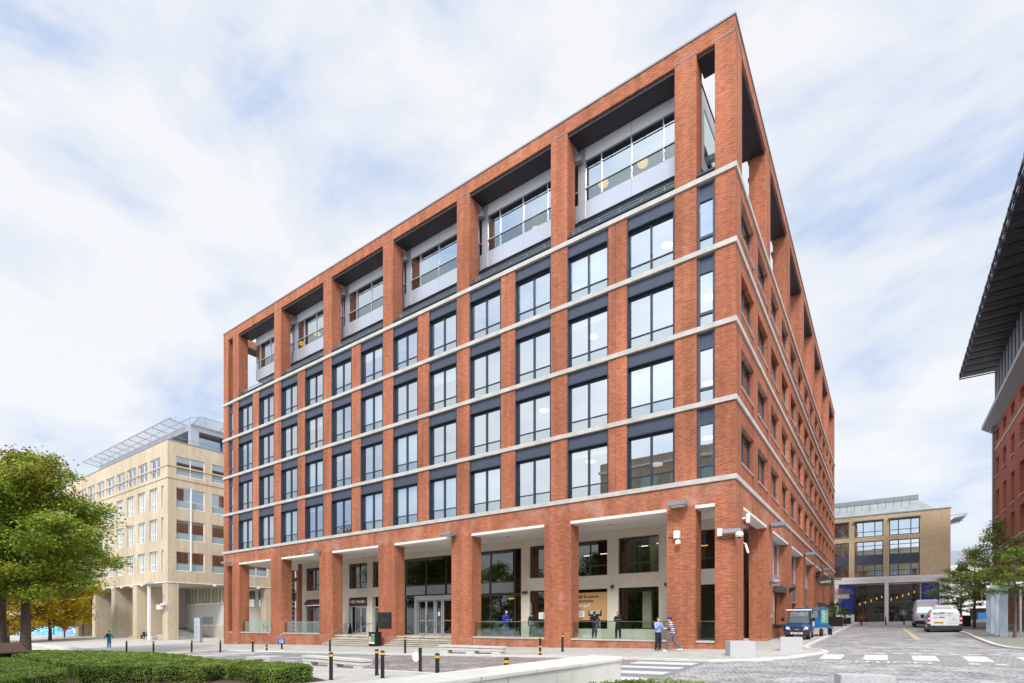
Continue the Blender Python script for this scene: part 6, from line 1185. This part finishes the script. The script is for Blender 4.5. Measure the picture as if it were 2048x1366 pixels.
# ---- white vans
def van(name, loc, label, Wd, Ln, H, front_to_cam, rz=0):
    v = empty(name, loc, label, 'van', rz=rz+(math.pi if not front_to_cam else 0)); v.rotation_euler.x = math.atan(.021)*(1 if front_to_cam else -1)
    hw = Wd/2; hood = .95 if H < 2.2 else .75; zb = .26; b = MB(); b.smooth = False
    wt = Wd*.80
    # front at y=0 going back to y=Ln
    zh = 1.08 if H < 2.2 else 1.28; hs_ = hood
    def ring(y, zt, w0, wtop): return body_ring(y, w0, zb, zt, wtop)
    loft(b, [ring(0.0, .82, Wd*.86, Wd*.66), ring(.12, zh-.12, Wd*.96, Wd*.80), ring(hs_, zh+.06, Wd, Wd*.88), ring(hs_+.62, H-.18, Wd, wt), ring(hs_+.95, H-.03, Wd, wt), ring(Ln*.6, H, Wd, wt), ring(Ln-.25, H-.03, Wd, wt), ring(Ln-.06, H-.12, Wd*.99, wt*.97), ring(Ln, H-.25, Wd*.97, wt*.95)])
    b.build('body', 'van', v)
    for y in (.85 if H < 2.2 else .95, Ln-.75 if H < 2.2 else Ln-1.0):
        for sx in (-1, 1): add_wheel(v, sx*(hw-.10), y, .31 if H < 2.2 else .35, .22, 'steelgrey')
    f = MB(); f.cbox(-hw*.99, -.09, .22, hw*.99, .2, .62, .05); f.build('front_bumper', 'plastic', v)
    f = MB(); f.cbox(-hw*1.0, Ln-.16, .22, hw*1.0, Ln+.08, .56, .05); f.cbox(-hw*1.0, Ln-.2, .55, -hw*.80, Ln+.045, .72, .03); f.cbox(hw*.80, Ln-.2, .55, hw*1.0, Ln+.045, .72, .03); f.build('rear_bumper', 'plastic', v)
    z1, z2 = zh+.10, H-(.26 if H < 2.2 else .75); y1 = hs_+.02; y2 = hs_+.02+.62*(z2-z1)/((H-.18)-(zh+.06)); wa, wb = Wd*.80, Wd*.70
    f = MB(); f.quad((-wa/2, y1-.02, z1), (wa/2, y1-.02, z1), (wb/2, y2-.02, z2), (-wb/2, y2-.02, z2)); f.build('windscreen', 'glass_mirror', v)
    for sx in (-1, 1):
        f = MB(); f.quad((sx*(hw+.006), hs_+.35, zh+.05), (sx*(hw+.006), hs_+1.25, zh+.05), (sx*(hw-.02-(hw-wt/2)*.75), hs_+1.25, z2-.02), (sx*(hw-.02-(hw-wt/2)*.75), hs_+.75, z2-.02)); f.build('side_window', 'glass_mirror', v)
        f = MB(); f.cbox(sx*(hw+.16)-.12, hs_+.15, zh+.02, sx*(hw+.16)+.12, hs_+.27, zh+.34, .03); f.build('mirror', 'black', v)
        f = MB(); f.cbox(sx*hw*.80-.13, -.02, .72, sx*hw*.80+.13, .16, .95, .04); f.build('headlight', 'metal', v)
        f = MB(); f.cbox(sx*hw*.905-.08, Ln-.12, .86, sx*hw*.905+.08, Ln+.03, 1.38, .02); o = f.build('tail_light', 'red', v); f = MB(); f.box(sx*hw*.905-.06, Ln+.031, 1.05, sx*hw*.905+.05, Ln+.036, 1.18); f.build('white_lens', 'white', o)
        f = MB(); f.box(sx*hw, hs_+1.35, .5, sx*(hw+.006), hs_+1.365, H*.75); f.box(sx*hw, 1.4, .62, sx*(hw+.03), Ln-1.1, .74); f.build('side_trim', 'plastic', v)
    f = MB(); f.box(-.012, Ln-.02, .58, .0, Ln+.008, H-.3) if False else f.box(-.30, Ln-.02, .58, -.288, Ln+.008, H-.32); f.box(-hw*.8, Ln, .575, hw*.8, Ln+.004, .585); f.build('door_gap', 'steelgrey', v)
    f = MB(); f.cbox(.0, Ln, 1.18, .34, Ln+.04, 1.23, .01); o = f.build('door_handle', 'plastic', v); f = MB(); f.box(-.05, Ln, H-.30, .3, Ln+.015, H-.26) if H < 2.2 else f.box(-.2, Ln, H-.2, .2, Ln+.015, H-.16); f.build('brake_light', 'plastic', v)
    f = MB(); f.cbox(.08, Ln+.0, .74, .64, Ln+.03, .88, .005); o = f.build('number_plate', 'plate_y', v); text('letters', 'CW22 HSJ', .12, (.36, Ln+.034, .81), (math.radians(90), 0, math.pi), 'black', o, .002, bold=.003)
    return v
sv = van('delivery_van', (9.98, 24.1+4.35, G(9.93, 26.3)-.0), 'small white delivery van seen from behind with lettering on its rear doors', 2.12, 4.35, 1.86, False, 0)
sv.rotation_euler = (-math.atan(.021), 0, math.pi)
for i_, (s_, sz, x, z, m__) in enumerate((('bRUNCH', .17, .36, 1.50, 'black'), ('BITE', .17, -.30, 1.50, 'metal'), ('coffee · catering · brunch · lunch · events', .065, .05, 1.36, 'steelgrey'), ('mailings', .07, -.56, 1.14, 'steelgrey'), ('catering', .07, -.56, 1.05, 'steelgrey'), ('events for all', .07, -.56, .96, 'steelgrey'), ('order now today', .06, -.56, .74, 'steelgrey'), ('FRESH', .10, .56, 1.16, 'navyblue'))):
    text('lettering', s_, sz, (x, 4.356+.004, z), (math.radians(90), 0, math.pi), m__, sv, .002, bold=.004 if sz > .1 else 0)
f = MB(); f.cbox(-.60, 1.9, 1.82, .62, 3.3, 2.14, .08); o = f.build('roof_unit', 'van', sv); f = MB(); [f.box(-.42+.17*k, 3.301, 1.95, -.32+.17*k, 3.306, 2.06) for k in range(6)]; f.build('vents', 'steelgrey', o)
lv = van('delivery_van', (9.72, 38.0, G(9.72, 40)), 'tall white high roofed van facing the camera, parked beyond the small van', 2.3, 5.9, 2.75, True, 0)
f = MB(); rs = random.Random(1); [f.box(-.7+.13*k, .93+.5, 2.36, -.61+.13*k, 1.0+.5, 2.46) for k in range(0)]; 
text('lettering', 'CAR & VAN', .17, (.42, hs_ if False else 1.30, 2.40), (math.radians(68), 0, 0), 'red', lv, .012, bold=.006); text('lettering', 'rental service', .12, (-.40, 1.30, 2.40), (math.radians(68), 0, 0), 'metal', lv, .012)
# dark car behind the kiosk
dc = empty('parked_car', (15.6, 19.5, G(15.6, 19.5)), 'dark parked car seen through the glass kiosk on the right', 'car', rz=.1); b = MB(); loft(b, [body_ring(0, 1.5, .3, .85, 1.2, .1), body_ring(.9, 1.8, .3, 1.0, 1.5, .1), body_ring(1.5, 1.8, .3, 1.42, 1.25, .1), body_ring(3.2, 1.8, .3, 1.45, 1.25, .1), body_ring(4.1, 1.8, .3, 1.05, 1.5, .1), body_ring(4.3, 1.6, .3, .95, 1.4, .1)]); b.build('body', 'black', dc)
for x in (-.8, .8):
    for y in (.9, 3.4): add_wheel(dc, x, y, .32, .2)
f = MB(); f.quad((-.6, 1.0, 1.02), (.6, 1.0, 1.02), (.5, 1.48, 1.4), (-.5, 1.48, 1.4)); f.build('windscreen', 'glass_mirror', dc)

# ================================================================== GLASS KIOSK WITH FINS (right edge)
kz = g(12.3, 20)+PAV
kk = empty('glass_kiosk', (0, 0, 0), 'glass kiosk with tall pale blue-grey metal fins and white louvred roof at the right edge', 'kiosk')
finm = mat('pale_blue_metal_fin', (.36, .43, .50), .45, .2, noise=.05)
for i, (x, y) in enumerate(((12.25, 22.9), (12.1, 19.7), (12.0, 17.1), (11.92, 14.75))):
    z = g(x, y)+PAV; f = MB(); f.prism([(y-.05, z), (y+1.7, z), (y+1.7, z+3.35), (y-.05, z+3.0)], x, x+.14, 'x') if False else None
    a = .42; f.add([(x, y, z), (x+a, y+.35, z), (x+a, y+.47, z), (x, y+.12, z), (x, y, z+3.45), (x+a, y+.35, z+3.1), (x+a, y+.47, z+3.1), (x, y+.12, z+3.45)], [(0, 1, 5, 4), (1, 2, 6, 5), (2, 3, 7, 6), (3, 0, 4, 7), (4, 5, 6, 7), (3, 2, 1, 0)])
    f.build('fin', finm, kk)
for x, y in ((13.1, 16.5), (14.8, 16.5), (13.6, 13.0), (15.4, 13.0)): f = MB(); f.tube((x, y, g(x, y)+PAV), (x, y, kz+2.9), .06); f.build('post', 'metal', kk)
f = MB()
for k in range(7): f.box(12.2, 13.2+1.5*k, kz+2.95+.05*k, 17.5, 13.32+1.5*k, kz+3.1+.05*k)
f.box(12.2, 13.1, kz+2.8, 12.32, 23.5, kz+2.95); f.box(17.4, 13.1, kz+2.8, 17.5, 23.5, kz+2.95); f.build('roof_louvre', 'white', kk)
f = MB(); f.quad((13.1, 14.4, kz-.1), (17.3, 14.4, kz-.1), (17.3, 14.4, kz+2.8), (13.1, 14.4, kz+2.8)); f.build('glass_wall', 'glass_dark', kk); f = MB(); f.quad((13.1, 22.6, kz-.1), (17.3, 22.6, kz-.1), (17.3, 22.6, kz+2.8), (13.1, 22.6, kz+2.8)); f.build('glass_wall', 'glass_dark', kk)

# ================================================================== PEOPLE
def remesh(name, mb, m, parent, vox=.016, smooth=4, extra=None):
    me = bpy.data.meshes.new('tmp'); me.from_pydata(mb.v, [], mb.f); o = bpy.data.objects.new('tmp', me); COL.objects.link(o)
    md = o.modifiers.new('r', 'REMESH'); md.mode = 'VOXEL'; md.voxel_size = vox; md.use_smooth_shade = True
    s_ = o.modifiers.new('s', 'SMOOTH'); s_.factor = .5; s_.iterations = smooth
    dg = bpy.context.evaluated_depsgraph_get(); dg.update(); r = bpy.data.meshes.new_from_object(o.evaluated_get(dg)); bpy.data.objects.remove(o); bpy.data.meshes.remove(me)
    if extra:
        bm = bmesh.new(); bm.from_mesh(r); e_ = bpy.data.meshes.new('e'); e_.from_pydata(extra.v, [], extra.f); bm.from_mesh(e_); bm.to_mesh(r); bm.free(); bpy.data.meshes.remove(e_)
        for p in r.polygons: p.use_smooth = True
    r.name = name; r.materials.clear(); r.materials.append(M[m] if isinstance(m, str) else m); ob = bpy.data.objects.new(name, r); COL.objects.link(ob); ob.parent = parent; return ob
MC = {}
def cm(col, col2=None, sc=8):
    k = (col, col2, sc)
    if k not in MC: MC[k] = mat('cloth_%d' % len(MC), col, .9, noise=.12, nscale=sc)
    return MC[k]
HAIR = (.03, .02, .015)
def person(loc, rz, label, top, legs, shoes=(.03, .03, .03), hair=HAIR, H=1.76, build=1.0, armL=None, armR=None, legL=None, legR=None, head=(0, 0), cap=None, bald=False, beard=False, skirt=False, jacket=0, far=False, plaid=None, lean=0, group=None, lab2=None, seated=False, pack=None, skin='skin', topmat=None):
    """local frame: faces -Y. arms given as (elbow, wrist) offsets from the shoulder, legs as (knee, ankle) offsets from the hip"""
    r = empty('person', loc, label, 'person', group, rz); s = H/1.76; r.scale = (s, s, s); v = .022 if far else .015; Bd = build
    V = Vector; hipz = .92 if not seated else .10; L = lean
    pel = V((0, 0, hipz+.02)); waist = V((0, -.02*L*10*.3, hipz+.20)); chest = V((0, -L*.55, hipz+.42)); neck = V((0, -L*.8, hipz+.575)); hd = V((head[0], -L*.95-.02+head[1], hipz+.725))
    A = {}; arms = {}; legsd = {}
    for sx, k, av, lv_ in ((-1, 'R', armR, legR), (1, 'L', armL, legL)):
        sh = V((sx*.185*Bd, chest.y+.0, hipz+.51)); e, w_ = av or ((sx*.06, .03, -.29), (sx*.07, -.03, -.54)); arms[k] = (sh, sh+V(e), sh+V(w_))
        hp = V((sx*.095, 0, hipz-.02)); kn, an = lv_ or ((sx*.02, -.03, -.42), (sx*.03, .03, -.83)); legsd[k] = (hp, hp+V(kn), hp+V(an))
    b = MB()
    # head: cranium, jaw, nose, ears
    b.ell(hd+V((0, .015, .03)), (.075, .095, .095), 14, 10); b.ell(hd+V((0, -.03, -.045)), (.056, .062, .070), 12, 8); b.ell(hd+V((0, -.098, -.005)), (.013, .022, .024), 8, 6)
    for sx in (-1, 1): b.ell(hd+V((sx*.077, .01, -.005)), (.012, .02, .032), 8, 6)
    b.capsule(neck+V((0, .01, -.03)), hd+V((0, .01, -.06)), .055, .052)
    b.ell(chest, (.15*Bd, .10*Bd, .17)); b.ell(waist, (.13*Bd, .095*Bd, .15)); b.ell(pel, (.15*Bd, .105*Bd, .12))
    ex = MB(); ex.smooth = True
    for k in arms:
        sh, el, wr = arms[k]; b.capsule(sh, el, .048, .038); b.capsule(el, wr, .036, .026); b.capsule(chest+V((0, 0, .08)), sh, .07, .05)
        d = (wr-el).normalized(); sd_ = d.cross(V((0, 0, 1))); sd_ = sd_.normalized() if sd_.length > .1 else V((1, 0, 0)); up_ = sd_.cross(d).normalized()
        pc = wr+d*.055; b.capsule(wr+d*.01, pc+sd_*.018, .022, .020); b.capsule(wr+d*.01, pc-sd_*.018, .022, .019)
        if not far:
            for q, (off, ln) in enumerate(((-.030, .062), (-.011, .074), (.009, .070), (.028, .055))):
                p0 = pc+sd_*off+d*.008; p1 = p0+(d*.85-up_*.25)*ln*.55; p2 = p1+(d*.45-up_*.85).normalized()*ln*.5; ex.tube(p0, p1, .0095, .0085, 6); ex.tube(p1, p2, .0085, .007, 6); ex.ell(p2, (.007,)*3, 6, 4)
            sgn = -1 if k == 'L' else 1; t0 = wr+d*.02+sd_*.024*sgn; t1 = t0+(d*.6+sd_*.7*sgn-up_*.2).normalized()*.034; t2 = t1+(d*.9+sd_*.1*sgn-up_*.4).normalized()*.028; ex.tube(t0, t1, .0115, .0095, 6); ex.tube(t1, t2, .0095, .0075, 6)
    for k in legsd:
        hp, kn, an = legsd[k]; b.capsule(hp, kn, .082, .056); b.capsule(kn, an, .05, .034); b.capsule(an, an+V((0, -.13, -.045)), .036, .028)
    remesh('body', b, skin, r, v, 3, None if far else ex)
    # eyes, mouth
    if not far:
        f = MB()
        for sx in (-1, 1): f.ell(hd+V((sx*.030, -.078, .012)), (.011, .007, .006), 8, 6)
        f.build('eyes', 'black', r); f = MB(); f.ell(hd+V((0, -.083, -.050)), (.022, .008, .005), 8, 6); f.build('mouth', mat('lips', (.42, .16, .13), .6) if 'lips' not in bpy.data.materials else bpy.data.materials['lips'], r)
    if beard: f = MB(); f.ell(hd+V((0, -.036, -.062)), (.060, .062, .062), 12, 8); f.ell(hd+V((0, -.075, -.035)), (.035, .022, .012), 8, 6); f.build('beard', cm(hair), r)
    if cap:
        f = MB(); f.smooth = True; f.ell(hd+V((0, .012, .055)), (.092, .108, .085), 14, 8); f.build('cap', cm(cap), r); f = MB(); f.smooth = True; f.ell(hd+V((0, -.125, .045)), (.075, .075, .012), 12, 6); f.build('cap_peak', cm(cap), r)
        f = MB(); f.ell(hd+V((0, .05, .0)), (.08, .072, .055)); f.build('hair', cm(hair), r)
    elif bald: f = MB(); f.ell(hd+V((0, .035, .0)), (.082, .078, .045)); f.build('hair', cm(hair), r)
    else: f = MB(); f.ell(hd+V((0, .030, .050)), (.088, .100, .088), 14, 9); f.ell(hd+V((0, .065, -.005)), (.075, .062, .07)); remesh('hair', f, cm(hair), r, .014, 2)
    # clothes
    t = MB(); j = 1+jacket*.12
    t.ell(chest+V((0, 0, -.01)), (.170*Bd*j, .122*Bd*j, .185)); t.ell(waist, (.158*Bd*j, .125*Bd*j, .17)); t.ell(pel+V((0, 0, .05-.05*jacket)), (.168*Bd*j, .130*Bd*j, .10+.05*jacket)); t.capsule(neck+V((0, .01, -.055)), neck+V((0, .008, -.03)), .068, .060)
    for k in arms: sh, el, wr = arms[k]; t.capsule(chest+V((0, 0, .075)), sh, .085, .066*j); t.capsule(sh, el, .064*j, .052*j); t.capsule(el, el.lerp(wr, .93), .052*j, .038*j)
    to = remesh('jacket' if jacket else 'jumper', t, topmat or cm(top), r, v, 3)
    t = MB(); t.ell(pel, (.162*Bd, .122*Bd, .12))
    for k in legsd: hp, kn, an = legsd[k]; t.capsule(pel.lerp(hp, .7), kn, .112*(.6+.4*Bd), .082*(.6+.4*Bd)); t.capsule(kn, kn.lerp(an, .93), .080*(.6+.4*Bd), .066)
    remesh('trousers', t, cm(legs), r, v, 3)
    for k in legsd:
        hp, kn, an = legsd[k]; t = MB(); t.smooth = True; t.ell(an+V((0, -.015, -.03)), (.045, .075, .05)); t.ell(an+V((0, -.11, -.052)), (.048, .095, .036)); t.box(an.x-.042, an.y-.19, an.z-.092, an.x+.042, an.y+.07, an.z-.07); t.build('shoe', cm(shoes), r)
    if pack: f = MB(); f.cbox(-.14, .10, hipz+.12, .14, .26, hipz+.52, .05); f.build('backpack', cm(pack), r)
    return r
def zoff(x, y): return G(x, y)
# plaid jacket material
pm = bpy.data.materials.new('plaid_wool'); pm.use_nodes = True; t_ = pm.node_tree; bb = t_.nodes['Principled BSDF']; tc_ = N(t_, 'ShaderNodeTexCoord')
w1 = N(t_, 'ShaderNodeTexWave', wave_type='BANDS', bands_direction='Z'); w1.inputs['Scale'].default_value = 3.1; w2 = N(t_, 'ShaderNodeTexWave', wave_type='BANDS', bands_direction='X'); w2.inputs['Scale'].default_value = 3.0
for w_ in (w1, w2): t_.links.new(tc_.outputs['Object'], w_.inputs[0])
mm_ = N(t_, 'ShaderNodeMath', operation='MULTIPLY'); t_.links.new(w1.outputs['Fac'], mm_.inputs[0]); t_.links.new(w2.outputs['Fac'], mm_.inputs[1]); rr_ = N(t_, 'ShaderNodeValToRGB'); t_.links.new(mm_.outputs[0], rr_.inputs[0])
rr_.color_ramp.elements[0].color = (.015, .03, .10, 1); rr_.color_ramp.elements[0].position = .12; rr_.color_ramp.elements[1].color = (.70, .72, .76, 1); rr_.color_ramp.elements[1].position = .55; t_.links.new(rr_.outputs[0], bb.inputs['Base Color']); bb.inputs['Roughness'].default_value = .9
D = math.radians
# local: faces -Y; camera direction from the two men is about (+.33,-.94)
person((-3.62, -1.15, G(-3.62, -1.15)), D(62), 'man in a light blue jumper with a hand at his face, by the brick pier', (.30, .40, .66), (.012, .016, .028), hair=(.07, .04, .025), build=1.12, armR=((-.04, -.10, -.26), (.12, -.26, -.02)), armL=((.05, -.06, -.28), (-.04, -.30, -.22)), head=(0, -.01))
person((-2.66, -1.72, G(-2.66, -1.72)), D(-78), 'man in a navy and white checked jacket, blue cap and white shoes, walking', (.02, .04, .12), (.13, .13, .16), shoes=(.75, .75, .75), hair=(.05, .03, .02), H=1.76, build=1.1, armR=((-.06, -.06, -.27), (-.02, -.30, -.24)), armL=((.06, -.05, -.28), (.04, -.30, -.28)), legL=((.0, -.20, -.40), (.02, -.30, -.81)), legR=((0, .10, -.42), (-.01, .42, -.74)), cap=(.015, .02, .16), jacket=.9, topmat=pm, lean=.10, head=(0, -.03))
person((-15.5, 1.4, TZ), D(75), 'bald bearded man in a bright blue jumper and jeans behind the glass balustrade', (.015, .03, .36), (.03, .08, .14), shoes=(.2, .4, .45), hair=(.03, .02, .02), H=1.86, build=1.28, bald=True, beard=True, armR=((-.05, -.06, -.28), (.06, -.30, -.26)), armL=((.05, -.06, -.28), (-.06, -.30, -.26)), head=(0, -.03), lean=.05, legL=((.0, -.08, -.42), (.02, .02, -.83)))
person((-13.75, 2.1, TZ), D(200), 'person dressed all in black standing at the black shop door', (.010, .010, .012), (.010, .010, .013), H=1.74, build=1.02, armR=((-.06, -.06, -.28), (.02, -.22, -.30)), lean=.05)
person((-9.1, 2.35, TZ), D(172), 'man in a dark navy top seen from behind in front of the poster', (.008, .012, .035), (.012, .022, .035), H=1.76, build=1.22, armR=((-.14, -.03, -.26), (-.10, -.24, -.30)), armL=((.10, -.04, -.27), (.05, -.24, -.34)))
person((-7.35, 2.1, TZ), D(20), 'bearded man in black with folded arms leaning by the large shop window', (.012, .012, .018), (.010, .010, .012), H=1.70, build=1.0, beard=True, armR=((-.04, -.10, -.25), (.22, -.20, -.17)), armL=((.05, -.10, -.25), (-.20, -.22, -.16)))
x, y = at(218, 57.5); person((x, y, G(x, y)), D(35+180), 'person in a teal coat and jeans walking away across the square on the left', (.0, .20, .25), (.05, .12, .34), shoes=(.25, .2, .2), hair=(.22, .10, .05), H=1.84, build=1.15, jacket=1.1, pack=(.012, .02, .04), armR=((-.16, .02, -.26), (-.24, .02, -.48)), armL=((.16, .02, -.26), (.24, .02, -.48)))
s = MB(); s.box(-87.9, 3.6, -1.5, -83.6, 5.6, -1.05); s.build('low_step', 'stair', bf)
s = MB(); s.box(-87.6, 4.9, -1.05, -83.4, 5.5, -.62); s.build('seat_ledge', 'stair', bf)
for x, l_, dxx in ((-86.5, 'left one of two people in black sitting on the ledge of the buff building', 0), (-85.2, 'right one of two people in black sitting on the ledge of the buff building', 0)):
    person((x, 4.95, -.62), D(15 if x < -86 else -20), l_, (.008, .009, .014), (.008, .009, .014), far=True, seated=True, build=1.15, jacket=.8, lean=.12, H=1.7, legL=((.04, -.42, .02), (.06, -.46, -.40)), legR=((-.02, -.42, .02), (.10, -.48, -.38)), armR=((-.06, -.12, -.24), (.0, -.34, -.30)), armL=((.06, -.12, -.24), (.0, -.34, -.30)))
person((7.0, 66.0, G(7.0, 66)), D(5), 'distant person in black standing before the left part of the shop window', (.01, .01, .012), (.01, .01, .012), far=True, build=1.25, H=1.72, jacket=.8, armL=((.16, 0, -.22), (.05, -.05, -.38)), armR=((-.16, 0, -.22), (-.05, -.05, -.38)))
person((8.25, 65.5, G(8.25, 65.5)), D(-5), 'distant person in a pale blue top standing by the white column', (.22, .32, .42), (.015, .02, .03), far=True, build=1.2, H=1.74, armL=((.18, 0, -.18), (.08, -.06, -.34)), armR=((-.18, 0, -.18), (-.08, -.06, -.34)))
person((9.55, 60.5, G(9.55, 60.5)), D(10), 'distant person in an orange robe half hidden by the tall white van', (.70, .30, .03), (.66, .28, .04), far=True, build=1.15, H=1.72, jacket=1.2)
